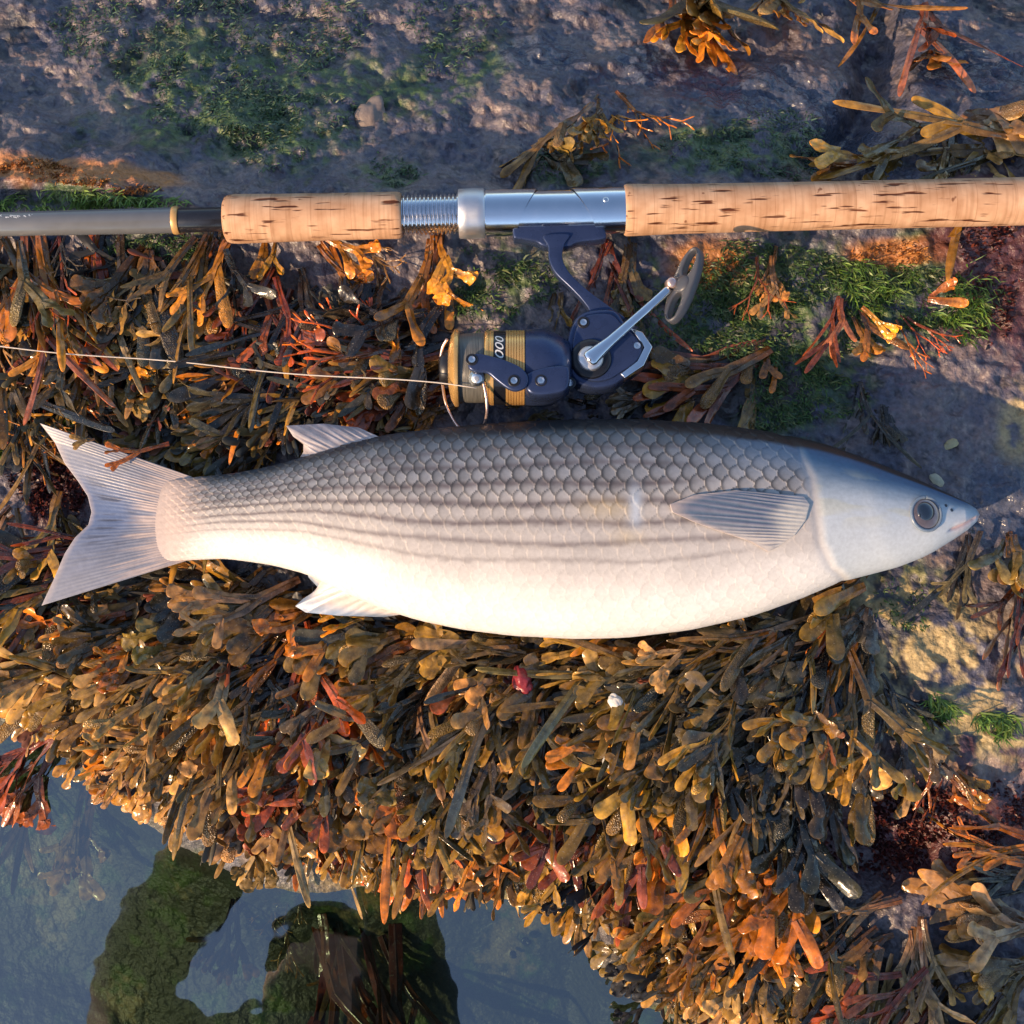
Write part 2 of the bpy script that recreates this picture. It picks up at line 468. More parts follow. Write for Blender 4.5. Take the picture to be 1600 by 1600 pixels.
def ell(px, py, cx, cy, rx, ry, n, soft=0.35):
    d = np.sqrt(((px - cx) / rx) ** 2 + ((py - cy) / ry) ** 2)
    return sstep(1 + soft, 1 - soft, d + n * 0.55)

def ground(x, y, fine=True):
    """height of the rock at world x, y"""
    x = np.asarray(x, float); y = np.asarray(y, float)
    px, py = proj(np.clip(x, -2.5, 2.5), np.clip(y, -1.6, 1.3), 0.0)
    n1 = fbm(x * 9, y * 9, 3, 4)
    n2 = fbm(x * 40, y * 40, 11, 4)
    w = n1 * 35
    z = np.interp(py + w * 0.6, [-1500, -600, 0, 150, 270, 305, 335, 400, 560, 700, 900, 1050, 1250, 1400],
                  [-0.30, -0.20, -0.078, -0.036, -0.008, 0.008, 0.012, 0.006, 0.0, 0.0, 0.0, -0.004, -0.014, -0.02])
    # a step under the ledge on the left
    led = sstep(330, 200, px + w) * sstep(230, 292, py + w * 0.3) 
    z = z + 0.014 * sstep(380, 160, px + w) * sstep(170, 262, py + w * .3) * sstep(312, 296, py + px * -0.10 + w * 0.25)
    # cleft on the upper right
    cx = np.interp(py, [-200, 0, 120, 250, 300], [1425, 1415, 1385, 1290, 1250])
    z = z - 0.035 * np.exp(-((px - cx) / 38) ** 2) * sstep(300, 200, py)
    # pool
    e = np.interp(px, EDGE_X, EDGE_Y)
    d = py + n1 * 30 + n2 * 14 - e
    pool = np.interp(d, [-190, -60, 0, 40, 150, 420], [0, 0.35, 1.0, 1.35, 1.9, 2.6])
    z = z * (1 - np.clip(pool, 0, 1)) + np.clip(pool, 0, 1) * WATER_Z - np.clip(pool - 1, 0, 9) * 0.055
    # far bank where the photographer stands
    far = sstep(-0.58, -0.74, y)
    z = z * (1 - far) + far * (0.0 + 0.015 * n1)
    # dark hollow, lower right
    z = z - 0.022 * ell(px, py, 1400, 1330, 110, 90, n1) 
    z = z + 0.010 * ell(px, py, 1500, 1080, 170, 140, n1)
    amp = 1 - 0.55 * np.clip(pool, 0, 1)
    z = z + amp * (0.006 * n1 + 0.0055 * n2) + 0.007 * sstep(330, 230, py) * np.abs(fbm(x * 18, y * 24, 71, 4)) * 2
    if fine:
        z = z + amp * 0.0034 * fbm(x * 150, y * 150, 23, 4) + 0.004 * np.abs(fbm(x * 70 + 4, y * 45, 31, 3)) * sstep(340, 200, py)
    under = sstep(30, 120, np.abs(px - 880) * 0) 
    return z

def spacing(lo, hi, step, far):
    a = list(np.arange(lo, hi + step * .5, step)); s = step; v = hi
    while v < far:
        s *= 1.35; v += s; a.append(v)
    s = step; v = lo
    while v > -far:
        s *= 1.35; v -= s; a.insert(0, v)
    return np.array(a)

xs = spacing(-0.37, 0.37, 0.0016, 60); ys = spacing(-0.40, 0.42, 0.0016, 60)
GX, GY = np.meshgrid(xs, ys, indexing='ij')
GZ = ground(GX, GY)
gpx, gpy = proj(np.clip(GX, -2, 2), np.clip(GY, -1.5, 1.3), 0.0)
nA = fbm(GX * 22, GY * 22, 41, 5); nB = fbm(GX * 70, GY * 70, 43, 4); nC = fbm(GX * 190, GY * 190, 47, 3)
def mixc(c, col, m):
    return c * (1 - m[..., None]) + np.array(col) * m[..., None]
tc_ = np.zeros(GX.shape + (3,)) + np.array([0.072, 0.072, 0.105])
tc_ = mixc(tc_, (0.135, 0.115, 0.125), sstep(-0.05, 0.45, nA))
tc_ = mixc(tc_, (0.035, 0.035, 0.042), sstep(0.05, 0.5, -nA + nB * 0.4))
tc_ = mixc(tc_, (0.20, 0.15, 0.14), sstep(0.2, 0.45, nB + nC * 0.5) * 0.75)
tc_ = mixc(tc_, (0.022, 0.022, 0.03), sstep(0.25, 0.5, nC - nB * 0.5) * 0.8)
tc_ = mixc(tc_, (0.34, 0.27, 0.24), sstep(0.5, 0.62, nC + nA * 0.3) * 0.5)
wet = 0.35 + 0.25 * nA
GREEN = [(340, 90, 250, 130), (430, 200, 120, 80), (700, 60, 90, 80), (1180, 225, 150, 55), (1300, 470, 260, 90), (1130, 480, 140, 90), (780, 440, 90, 70),
         (1240, 610, 110, 70), (120, 315, 170, 22), (600, 270, 60, 45), (1400, 950, 120, 80), (1460, 1120, 60, 40), (1560, 1150, 60, 40), (20, 680, 60, 40), (250, 390, 90, 40), (880, 250, 70, 40)]
for g in GREEN:
    m = ell(gpx, gpy, *g, nA + nB * 0.8)
    c = np.where((nC > 0.1)[..., None], np.array([0.075, 0.125, 0.035]), np.array([0.035, 0.075, 0.035]))
    k = (m * sstep(-0.35, 0.25, nB + nC * 0.7))[..., None] * 0.9
    tc_ = tc_ * (1 - k) + c * k
# shade between the fronds, painted into the rock colour under the weed
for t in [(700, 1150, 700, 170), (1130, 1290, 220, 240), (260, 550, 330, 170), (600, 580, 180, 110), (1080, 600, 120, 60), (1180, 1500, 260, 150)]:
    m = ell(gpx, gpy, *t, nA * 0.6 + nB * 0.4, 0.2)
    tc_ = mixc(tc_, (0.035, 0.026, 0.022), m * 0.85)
for t in [(1500, 1080, 190, 140), (1430, 980, 110, 80), (30, 1060, 60, 60), (830, 1440, 120, 40), (1590, 680, 40, 80)]:
    m = ell(gpx, gpy, *t, nA + nB * 0.7) * sstep(-0.28, 0.16, nB + nC * 0.4)
    tc_ = mixc(tc_, (0.40, 0.30, 0.14), m * 0.9); wet = wet * (1 - m * 0.8)
for t in [(90, 275, 200, 26), (1110, 420, 60, 40), (1400, 400, 80, 22)]:
    m = ell(gpx, gpy - 0.10 * (gpx - 90) * (gpy < 330) * (gpx < 400), *t, nB * 0.8)
    tc_ = mixc(tc_, (0.42, 0.17, 0.045), m * 0.9)
for t in [(1480, 1290, 190, 110), (1560, 430, 90, 140), (90, 760, 70, 80), (40, 960, 60, 60)]:
    m = ell(gpx, gpy, *t, nA + nB)
    tc_ = mixc(tc_, (0.085, 0.022, 0.022), m * 0.8)
for t in [(1230, 90, 130, 75), (1350, 210, 80, 60), (1570, 780, 70, 90), (870, 20, 70, 40), (1560, 60, 70, 60), (1010, 40, 60, 50)]:  # wet patches, with bluish sky reflection painted into the colour
    m = ell(gpx, gpy, *t, nA * 1.2 + nB * 0.5)
    tc_ = mixc(tc_, (0.055, 0.07, 0.11), m * 0.8); wet = wet + m * 0.8
# slimy pool floor
ed = np.interp(gpx, EDGE_X, EDGE_Y)
m = sstep(-60, 40, gpy - ed + nA * 30)
tc_ = mixc(tc_, (0.055, 0.055, 0.030), m)
tc_ = mixc(tc_, (0.085, 0.13, 0.030), m * sstep(0.0, 0.45, nB + nA * 0.5))
tc_ = mixc(tc_, (0.30, 0.22, 0.10), m * sstep(0.25, 0.5, nA + nC * 0.4))
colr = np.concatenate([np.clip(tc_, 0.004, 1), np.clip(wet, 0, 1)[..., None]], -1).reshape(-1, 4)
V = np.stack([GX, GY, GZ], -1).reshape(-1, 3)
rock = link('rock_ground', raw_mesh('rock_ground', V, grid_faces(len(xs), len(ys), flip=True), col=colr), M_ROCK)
tag(rock, kind='structure')

# pool surface, ending under the rock
wx = np.array([-40, -0.6, 0, 0.6, 40.0]); wy = np.array([-40, -0.5, -0.05])
WX, WY = np.meshgrid(wx, wy, indexing='ij')
water = link('pool_water', raw_mesh('pool_water', np.stack([WX, WY, WX * 0 + WATER_Z], -1).reshape(-1, 3), grid_faces(5, 3, flip=True), smooth=False), M_WATER)
tag(water, kind='structure')

def on_ground(px, py, lift=0.0):
    z = 0.0
    for _ in range(5):
        p = P(px, py, z); z = float(ground(p[..., 0], p[..., 1], False)) + lift
    return np.array([*P(px, py, z)[:2], z])

# ------------------------------------------------------------------ fish
FZ = 0.042
TOPX = [232, 262, 300, 360, 420, 480, 540, 600, 700, 800, 900, 1000, 1100, 1200, 1280, 1350, 1420, 1480, 1510, 1524, 1530]
TOPY = [752, 747, 743, 738, 728, 712, 695, 682, 670, 662, 658, 658, 664, 677, 695, 718, 745, 772, 786, 795, 804]
BOTX = [232, 262, 300, 350, 420, 480, 540, 600, 650, 720, 800, 900, 980, 1080, 1180, 1250, 1320, 1400, 1450, 1490, 1512, 1525, 1530]
BOTY = [872, 874, 872, 870, 880, 896, 926, 952, 968, 983, 993, 998, 996, 984, 961, 936, 906, 886, 868, 843, 828, 816, 806]
HX = [232, 255, 300, 370, 480, 650, 850, 1050, 1250, 1350, 1450, 1500, 1522, 1530]
HZ = [0.0003, 0.0020, 0.0068, 0.0135, 0.022, 0.032, 0.038, 0.038, 0.034, 0.028, 0.019, 0.012, 0.006, 0.001]

def smooth_interp(x, X, Y, n=7, w=16):
    x = np.asarray(x, float); acc = 0
    for k in np.linspace(-w, w, n):
        acc = acc + np.interp(np.clip(x + k, X[0], X[-1]), X, Y)
    return acc / n
def smooth_end(q, X, Y, w=16):
    k = sstep(1430, 1512, q); l_ = sstep(300, 240, q)
    k = np.maximum(k, l_)
    return np.interp(q, X, Y) * k + smooth_interp(q, X, Y, w=w) * (1 - k)
def fish_top(q): return smooth_end(q, TOPX, TOPY)
def fish_bot(q): return smooth_end(q, BOTX, BOTY)
def fish_h(q): return smooth_end(q, HX, HZ, 30)
def fish_zc(q): return np.interp(q, [232, 400, 600], [0.0335, 0.036, FZ])
EXPO = 0.92

def fish_surface(qx, qy):
    t, b_ = fish_top(qx), fish_bot(qx)
    c = (t + b_) / 2; h = np.maximum((b_ - t) / 2, 1e-6)
    u = np.clip((c - qy) / h, -1, 1)
    return fish_zc(qx) + fish_h(qx) * np.power(np.clip(1 - np.abs(u) ** 2, 0, 1), 0.5 * EXPO)

def on_fish(px, py, lift=0.0):
    """point of the fish's upper flank seen at a pixel"""
    px = np.asarray(px, float); py = np.asarray(py, float)
    z = np.zeros(np.broadcast(px, py).shape) + FZ
    for _ in range(6):
        p = P(px, py, z)
        qx, qy = proj(p[..., 0], p[..., 1], FZ)
        z = fish_surface(qx, qy) + lift
    p = P(px, py, z)
    return p

fish = empty('grey_mullet_fish', P(900, 830, 0.004))
fish_off = np.array(fish.location)
tag(fish, 'whole silver fish with dark lengthwise stripes and forked tail lying on seaweed', 'fish')
fish.name = 'fish'

ns, na_up, na_dn = 1150, 210, 50
q = np.concatenate([np.linspace(232, 1500, ns - 60, endpoint=False), 1500 + 30 * np.sin(np.linspace(0, 1, 60) * math.pi / 2)])
# angle: 0 = back, pi/2 = upper flank, pi = belly, then underneath
ang = np.concatenate([np.linspace(0, math.pi, na_up, endpoint=False), np.linspace(math.pi, 2 * math.pi, na_dn, endpoint=False)])
Q, A = np.meshgrid(q, ang, indexing='ij')
tq, bq = fish_top(Q), fish_bot(Q)
cq, hq = (tq + bq) / 2, (bq - tq) / 2
ca, sa = np.cos(A), np.sin(A)
qy = cq - hq * ca
zz = fish_zc(Q) + fish_h(Q) * np.sign(sa) * np.power(np.abs(sa), EXPO)
XY = P(Q, qy, FZ)
B0 = np.stack([XY[..., 0], XY[..., 1], zz], -1)
# surface normals of the smooth body
du = np.gradient(B0, axis=0); dv = np.gradient(B0, axis=1)
N = np.cross(du, dv); N /= np.linalg.norm(N, axis=-1)[..., None] + 1e-12
cen = np.stack([XY[..., 0], P(Q, cq, FZ)[..., 1], fish_zc(Q)], -1)
sgn = np.sign(np.sum(N * (B0 - cen), -1)); N *= np.where(sgn == 0, 1, sgn)[..., None]
# scales: columns in u, rows in v
size = np.interp(q, [232, 450, 700, 1000, 1300, 1530], [12, 15, 20, 24, 25, 25])
ucum = np.concatenate([[0], np.cumsum(np.diff(q) / ((size[1:] + size[:-1]) / 2))])
# rows by arc length across the upper flank
hm = np.maximum(hq[:, 0] * 0.0004, 1e-4); zm = fish_h(q)
aa = np.linspace(0, math.pi, 200)
seg_ = np.sqrt((hm[:, None] * np.sin(aa)) ** 2 + (zm[:, None] * np.cos(aa)) ** 2)
arc = np.cumsum(seg_, 1); arc = arc / arc[:, -1:]
ROWS = 21.0
vrow = np.stack([np.interp(np.clip(np.where(ang <= math.pi, ang, 2 * math.pi - ang), 0, math.pi), aa, arc[i]) for i in range(len(q))]) * ROWS
U = np.broadcast_to(ucum[:, None], vrow.shape) + 0.16 * fbm(Q * 0.025, A * 5, 77, 3)
vrow = vrow + 0.12 * fbm(Q * 0.025, A * 5, 78, 3)
best = np.full(U.shape, -1e9); hgt = np.zeros(U.shape); edge = np.ones(U.shape); cid = np.zeros(U.shape); rcen = np.zeros(U.shape)
RX, RY = 1.0, 0.92
for dj in (-1, 0, 1):
    j = np.floor(vrow + 0.5) + dj
    off = 0.5 * np.mod(j, 2)
    for di in (-1, 0, 1, 2):
        i = np.floor(U - off + 0.5) + di
        dxu = U - (i + off); dyv = vrow - j
        r2 = (dxu / RX) ** 2 + (dyv / RY) ** 2
        inside = (r2 < 1)
        pri = i + off                      # nearer the head lies on top
        take = inside & (pri > best)
        best = np.where(take, pri, best)
        hgt = np.where(take, 0.5 - 0.5 * dxu / RX, hgt)   # free edge towards the tail
        edge = np.where(take, 1 - np.sqrt(r2), edge)
        cid = np.where(take, i * 57 + j * 131, cid); rcen = np.where(take, dyv, rcen)
rel = 0.5 + 0.5 * ca                       # 1 at the back, 0 at the belly
gill = np.interp(rel, [0, 0.12, 0.3, 0.5, 0.7, 0.9, 1], [1322, 1292, 1270, 1262, 1258, 1240, 1225])
scal = sstep(0, -35, Q - gill) * sstep(236, 285, Q)
bellyfade = 0.22 + 0.78 * sstep(0.25, 0.65, rel)
rnd = np.mod(np.sin(cid * 12.9898) * 43758.5453, 1.0)
disp = scal * bellyfade * 0.0012 * (hgt - 0.5 + 0.25 * (rnd - 0.5))
# gill cover, cheek plates, mouth
gl = Q - gill
nz0 = fbm(Q * 0.05, A * 6, 95, 3)
disp = disp + 0.0006 * sstep(-9, 11, gl + 4 * nz0) * sstep(130, 20, gl) - 0.0004 * np.exp(-((gl + 6) / 7) ** 2)
g2 = gl - 62 - 18 * np.cos((rel - 0.4) * 3)
disp = disp + 0.0003 * sstep(-14, 14, g2) * sstep(70, 10, g2)
my = np.interp(Q, [1470, 1500, 1530], [836, 824, 806])
mouth = np.exp(-((qy - my) / 2.6) ** 2) * sstep(1468, 1482, Q) * (sa > 0)
disp = disp - 0.0013 * mouth * sstep(1530, 1515, Q)
lip = np.exp(-((qy - my + 6) / 4) ** 2) * sstep(1478, 1490, Q) * (sa > 0)
disp = disp + 0.0004 * lip * sstep(1526, 1500, Q)
BV = B0 + N * disp[..., None]
# colour
nz = fbm(Q * 0.012, A * 5, 90, 4); nf = fbm(Q * 0.06, A * 20, 91, 3)
c = np.zeros(Q.shape + (3,)) + np.array([0.46, 0.43, 0.405])
c = mixc(c, (0.70, 0.68, 0.65), sstep(0.40, 0.08, rel + 0.05 * nz))
c = mixc(c, (0.27, 0.28, 0.30), sstep(0.52, 0.76, rel + 0.04 * nz))
c = mixc(c, (0.11, 0.13, 0.155), sstep(0.76, 0.92, rel + 0.03 * nz))
for s_, w_, k_ in [(0.835, .012, .6), (0.755, .015, .75), (0.665, .017, .88), (0.575, .018, .9), (0.485, .017, .85), (0.395, .015, .7), (0.315, .012, .45)]:
    wob = 0.006 * np.sin(Q * 0.02 + s_ * 40) + 0.008 * nf + (s_ - 0.5) * 0.05 * sstep(700, 300, Q)
    m = np.exp(-((rel - s_ + wob) / w_) ** 2) * k_ * sstep(1235, 1080, Q + 90 * (s_ > 0.6)) * (sa > -0.1) * (0.75 + 0.25 * np.clip(nf + .5, 0, 1))
    c = mixc(c, (0.12, 0.095, 0.10), m)
# scale margins and tone of each scale
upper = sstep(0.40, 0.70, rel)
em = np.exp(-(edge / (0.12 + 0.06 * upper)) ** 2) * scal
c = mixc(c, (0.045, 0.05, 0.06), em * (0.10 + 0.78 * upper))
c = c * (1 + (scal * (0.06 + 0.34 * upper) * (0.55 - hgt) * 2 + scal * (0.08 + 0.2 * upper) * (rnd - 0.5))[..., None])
# head
hd = sstep(-8, 10, gl)
hc = np.zeros(c.shape) + np.array([0.46, 0.51, 0.55])
hc = mixc(hc, (0.22, 0.28, 0.34), sstep(0.48, 0.76, rel + 0.08 * nz))
hc = mixc(hc, (0.035, 0.10, 0.20), sstep(0.62, 0.86, rel + 0.04 * nz))  # blue nape: own pigment plus sky reflection painted in
hc = mixc(hc, (0.52, 0.50, 0.34), sstep(0.15, 0.5, nz) * 0.35 * sstep(0.3, 0.5, rel) * sstep(0.85, 0.7, rel))
hc = mixc(hc, (0.55, 0.36, 0.33), mouth * 0.8); hc = mixc(hc, (0.62, 0.45, 0.42), np.exp(-((qy - my) / 7) ** 2) * sstep(1475, 1490, Q) * sstep(1525, 1505, Q) * 0.5)
hc = mixc(hc, (0.22, 0.30, 0.38), sstep(1498, 1518, Q) * sstep(.3, .6, rel) * 0.8)
c = mixc(c, (0.10, 0.17, 0.27), sstep(1040, 1250, Q) * sstep(0.66, 0.88, rel) * 0.8)  # nape blue runs on behind the gills, pigment and painted sky reflection
c = c * (1 - hd[..., None]) + hc * hd[..., None]
c = mixc(c, (0.35, 0.36, 0.38), np.exp(-((gl + 5) / 6) ** 2) * 0.4 * sstep(0.9, 0.7, rel))
# bluish scar and yellowish smear on the flank
c = mixc(c, (0.45, 0.55, 0.68), np.exp(-(((Q - 985) / 10) ** 2 + ((qy - 810) / 30) ** 2)) * 0.8)
c = mixc(c, (0.50, 0.38, 0.20), np.exp(-(((Q - 945) / 45) ** 2 + ((qy - 812) / 16) ** 2)) * 0.45)
c = mixc(c, (0.50, 0.40, 0.24), np.exp(-(((Q - 975) / 25) ** 2 + ((qy - 852) / 12) ** 2)) * 0.4)
# dark back
bk = sstep(0.90, 0.935, rel + 0.012 * nz + 0.025 * sstep(1000, 1350, Q))
c = mixc(c, (0.018, 0.020, 0.024), bk * (0.55 + 0.45 * sstep(600, 900, Q)))
# pinkish, pale tail root
c = mixc(c, (0.50, 0.40, 0.35), sstep(340, 262, Q + nf * 25) * 0.85)
V = (BV - fish_off).reshape(-1, 3)
na = len(ang)
F = grid_faces(len(q), na, wrap=True)
V = np.concatenate([V, V[:na].mean(0)[None], V[-na:].mean(0)[None]])
nV = len(V)
c2 = np.concatenate([c.reshape(-1, 3), c[0, :1], c[-1, :1]])
capA = np.array([[(k + 1) % na, k, nV - 2, nV - 2] for k in range(na)])
capB = np.array([[(len(q) - 1) * na + k, (len(q) - 1) * na + (k + 1) % na, nV - 1, nV - 1] for k in range(na)])
me = raw_mesh('fish_body', V, F, col=np.clip(c2, 0.01, 0.9))
bm = bmesh.new(); bm.from_mesh(me); bm.verts.ensure_lookup_table()
for cap in (capA, capB):
    for f in cap: bm.faces.new([bm.verts[i] for i in f[:3]])
bmesh.ops.recalc_face_normals(bm, faces=bm.faces); bm.to_mesh(me); bm.free()
me.polygons.foreach_set('use_smooth', np.full(len(me.polygons), True))
link('body', me, M_FISH, fish)

def curve(pts, n):
    p = np.asarray(pts, float); d = np.concatenate([[0], np.cumsum(np.linalg.norm(np.diff(p, axis=0), axis=1))])
    t = np.linspace(0, d[-1], n)
    o = np.stack([np.interp(t, d, p[:, 0]), np.interp(t, d, p[:, 1])], -1)
    for _ in range(2):
        o[1:-1] = (o[:-2] + 2 * o[1:-1] + o[2:]) / 4
    return o

def fin(name, root, tip, zroot, ztip, rays, colour, ridge=0.0004, thick=0.0011, nr=260, nl=90, onbody=False, bow=0.0):
    """root, tip: pixel polylines; rays run from the root line to the tip line"""
    a = curve(root, nr); b_ = curve(tip, nr)
    s = np.linspace(0, 1, nl)[None, :]; r = np.linspace(0, 1, nr)[:, None]
    px = a[:, :1] * (1 - s) + b_[:, :1] * s; py = a[:, 1:] * (1 - s) + b_[:, 1:] * s
    ph = r * rays + 0.5 * fbm(r * 9, s * 1.2, 51, 2)
    fan = (0.5 + 0.5 * np.cos(2 * math.pi * ph)) * (1 - 0.35 * s)
    if onbody:
        p0 = on_fish(px, py, 0.0); z = p0[..., 2] + 0.0009 + 0.0014 * np.sin(s * math.pi * 0.8) * (1 - 0.7 * r)
    else:
        z = zroot + (ztip - zroot) * s + bow * np.sin(s * math.pi) + 0.0018 * np.sin(r * 7 + s * 3) * s
    z = z + ridge * fan * np.sin(np.clip(s * 1.15 + 0.05, 0, 1) * math.pi * 0.9)
    G = P(px, py, z)
    th = thick * (1 - 0.6 * s) + 0 * r
    Vv, Ff = sheet(G - fish_off, th)
    cc = colour(r + 0 * s, s + 0 * r, fan, px, py).reshape(-1, 3)
    o = link(name, raw_mesh(name, Vv, Ff, col=np.clip(np.concatenate([cc, cc]), .01, .9)), M_FIN, fish)
    bm = bmesh.new(); bm.from_mesh(o.data); bmesh.ops.recalc_face_normals(bm, faces=bm.faces); bm.to_mesh(o.data); bm.free()
    return o

def tail_col(r, s, fan, px, py):
    n = fbm(px * 0.03, py * 0.05, 60, 4); st = fbm(r * 60, s * 2.5, 61, 3)
    c = np.zeros(r.shape + (3,)) + np.array([0.20, 0.21, 0.255])
    mid = np.exp(-((r - 0.5) / 0.26) ** 2)
    c = mixc(c, (0.10, 0.145, 0.26), sstep(0.25, 0.7, s) * mid * 0.9)
    c = mixc(c, (0.50, 0.40, 0.35), sstep(0.50, 0.10, s + 0.35 * st))
    c = mixc(c, (0.42, 0.42, 0.43), fan * 0.22 * (0.5 + st))
    c = mixc(c, (0.05, 0.055, 0.08), sstep(0.18, 0.42, st) * sstep(0.4, 0.6, s) * sstep(0.97, 0.8, s) * mid * 0.8)
    c = mixc(c, (0.42, 0.36, 0.34), sstep(0.93, 1.0, s) * 0.6)
    return c * (1 + 0.12 * n[..., None])
fin('tail_fin', [(300, 745), (278, 775), (272, 812), (278, 848), (296, 874)],
    [(62, 661), (86, 692), (101, 724), (122, 752), (137, 775), (143, 800), (138, 820), (117, 840), (101, 865), (84, 905), (65, 946)],
    0.0335, 0.030, 40, tail_col, ridge=0.00028, thick=0.0022, bow=0.003)
def pale_col(r, s, fan, px, py):
    n = fbm(px * 0.05, py * 0.05, 66, 4)
    c = np.zeros(r.shape + (3,)) + np.array([0.34, 0.30, 0.31])
    c = mixc(c, (0.62, 0.58, 0.56), fan * 0.5)
    c = mixc(c, (0.24, 0.22, 0.23), sstep(0.35, 0.0, s) * 0.8)
    return c * (1 + 0.25 * n[..., None])
fin('dorsal_fin', [(610, 690), (575, 696), (540, 704), (505, 713), (478, 720)], [(560, 668), (505, 662), (447, 665), (458, 682), (474, 694), (474, 706), (466, 719)],
    0.048, 0.036, 11, pale_col, ridge=0.0005, thick=0.0015)
def anal_col(r, s, fan, px, py):
    c = np.zeros(r.shape + (3,)) + np.array([0.50, 0.43, 0.39])
    c = mixc(c, (0.20, 0.27, 0.38), sstep(0.35, 0.9, s))
    c = mixc(c, (0.7, 0.68, 0.66), fan * 0.3)
    return c
fin('anal_fin', [(478, 888), (510, 905), (550, 925), (590, 940), (640, 958)], [(482, 902), (500, 921), (474, 935), (461, 947), (478, 957), (530, 962), (600, 964)],
    0.042, 0.026, 11, anal_col, ridge=0.0005, thick=0.0015)
def pec_col(r, s, fan, px, py):
    n = fbm(px * 0.02, py * 0.05, 70, 3)
    c = np.zeros(r.shape + (3,)) + np.array([0.19, 0.19, 0.24])
    c = mixc(c, (0.055, 0.11, 0.17), (1 - fan) * 0.75 * sstep(1.0, 0.75, r))
    c = mixc(c, (0.44, 0.43, 0.40), sstep(0.32, 0.10, s + 0.05 * n))
    c = mixc(c, (0.16, 0.19, 0.26), sstep(0.3, 0.0, r) * sstep(0.5, 0.1, s) * 0.8)
    c = mixc(c, (0.44, 0.41, 0.385), sstep(0.45, 0.9, r) * 0.85)
    c = mixc(c, (0.50, 0.40, 0.34), sstep(0.85, 1.0, s) * 0.6)
    return c
fin('pectoral_fin', [(1256, 775), (1266, 788), (1260, 812), (1242, 836), (1215, 855)],
    [(1150, 766), (1085, 773), (1046, 788), (1050, 800), (1085, 816), (1130, 832), (1172, 846), (1200, 862)],
    0, 0, 15, pec_col, ridge=0.0006, thick=0.0016, onbody=True)

# eye: a domed eyeball with iris and pupil
ec = on_fish(1447, 803)
ep = empty('tmp'); bpy.data.objects.remove(ep)
def dome(cx, cy, rx, h, lift, seg=40, rings=14, prof=1.0):
    V, F = [], []
    for i in range(rings + 1):
        t = i / rings * math.pi / 2
        for k in range(seg):
            a = 2 * math.pi * k / seg
            V.append((math.sin(t) * rx * math.cos(a), math.sin(t) * rx * math.sin(a), math.cos(t) * h))
    F = grid_faces(rings + 1, seg, wrap=True).tolist()
    return np.array(V), F
# flank normal at the eye
e1, e2 = on_fish(1457, 803) - on_fish(1437, 803), on_fish(1447, 793) - on_fish(1447, 813)
en = np.cross(e1, e2); en /= np.linalg.norm(en)
rot = Vector(en).to_track_quat('Z', 'Y').to_matrix().to_4x4()
def eye_part(name, r, h, lift, mat, parent):
    V, F = dome(0, 0, r, h, 0)
    o = link(name, raw_mesh(name, V, F), mat, parent)
    return o
M_IRIS = mat_plain('eye_iris', (0.26, 0.20, 0.19), 0.7, 0.22, var=0.45, vscale=300)
M_EYE = mat_plain('eye_pupil', (0.010, 0.018, 0.035), 0.0, 0.05, var=0.2, spec=1.0)
M_LID = mat_plain('eye_rim', (0.16, 0.21, 0.27), 0.0, 0.25, var=0.15, vscale=400)
k4 = 0.0004
eye = eye_part('eye', 24 * k4, 3.6 * k4 * 2, 0, M_IRIS, fish)
eye.matrix_local = Matrix.Translation(Vector(ec - fish_off + en * -0.0006)) @ rot
pup = eye_part('pupil', 15.5 * k4, 4.0 * k4 * 2, 0, M_EYE, eye); pup.location = (3 * k4, 2.0 * k4, 0.0011)
a_ = np.linspace(0, 2 * math.pi, 49)
ring = np.stack([np.cos(a_) * 25.5 * k4, np.sin(a_) * 24.5 * k4, 0.0007 + 0 * a_], -1)
Vv, Ff = tube(ring, 0.0011, 8)
link('eye_rim', raw_mesh('eye_rim', Vv, Ff), M_LID, eye)
# nostril
for (nx_, ny_) in ((1487, 797), (1478, 790)):
    pn = on_fish(nx_, ny_)
    Vv, Ff = dome(0, 0, 0.0011, 0.0006, 0, 12, 5)
    o = link('nostril', raw_mesh('nostril', Vv, Ff), M_EYE, fish); o.location = pn - fish_off

# ------------------------------------------------------------------ rod
ROD_Z = 0.036
ra, rb = P(353, 342.5, ROD_Z), P(1600, 314.5, ROD_Z)
rdir = (rb - ra) / np.linalg.norm(rb - ra)
KR = np.linalg.norm(rb - ra) / math.hypot(1247, 28)
rod = empty('fishing_rod', ra + rdir * KR * (800 - 353) * 1.0)
rod.rotation_euler = (0, 0, math.atan2(rdir[1], rdir[0]))
tag(rod, 'fishing rod with cork grips and polished metal reel seat lying above the fish', 'fishing rod')
def RX_(p): return (p - 800) * KR
def rod_part(name, prof, mat, parent=rod, seg=48):
    Vv, Ff = lathe([(RX_(x), r * KR) for x, r in prof], seg)
    me = raw_mesh(name, Vv, Ff)
    try: me.set_sharp_from_angle(angle=R(40))
    except Exception: pass
    return link(name, me, mat, parent)
blank = rod_part('blank', [(-2600, 12), (-800, 16), (0, 18.6), (272, 20.2), (276, 19)], M_BLANK)
rod_part('trim_ring', [(270, 19), (270.5, 21.2), (273, 22), (277, 22), (280, 21), (280.5, 19)], M_GOLDRING)
rod_part('black_winding', [(279, 18.2), (282, 19.2), (345, 18.8), (356, 18.8)], M_BLACK)
rod_part('fore_grip', [(350, 17), (351, 29), (354, 35), (360, 37.4), (370, 38.3), (430, 37.2), (520, 36.4), (600, 36.2), (618, 36.4), (625, 35.6), (628, 33), (628.5, 20)], M_CORK)
thr = [(626, 29.5)]
for i in range(14):
    x = 629 + i * 6.4; thr += [(x, 27.6), (x + 2.2, 31.8), (x + 3.6, 31.8), (x + 5.8, 27.6)]
thr += [(719, 29.4)]
rod_part('threaded_sleeve', thr, M_CHROME)
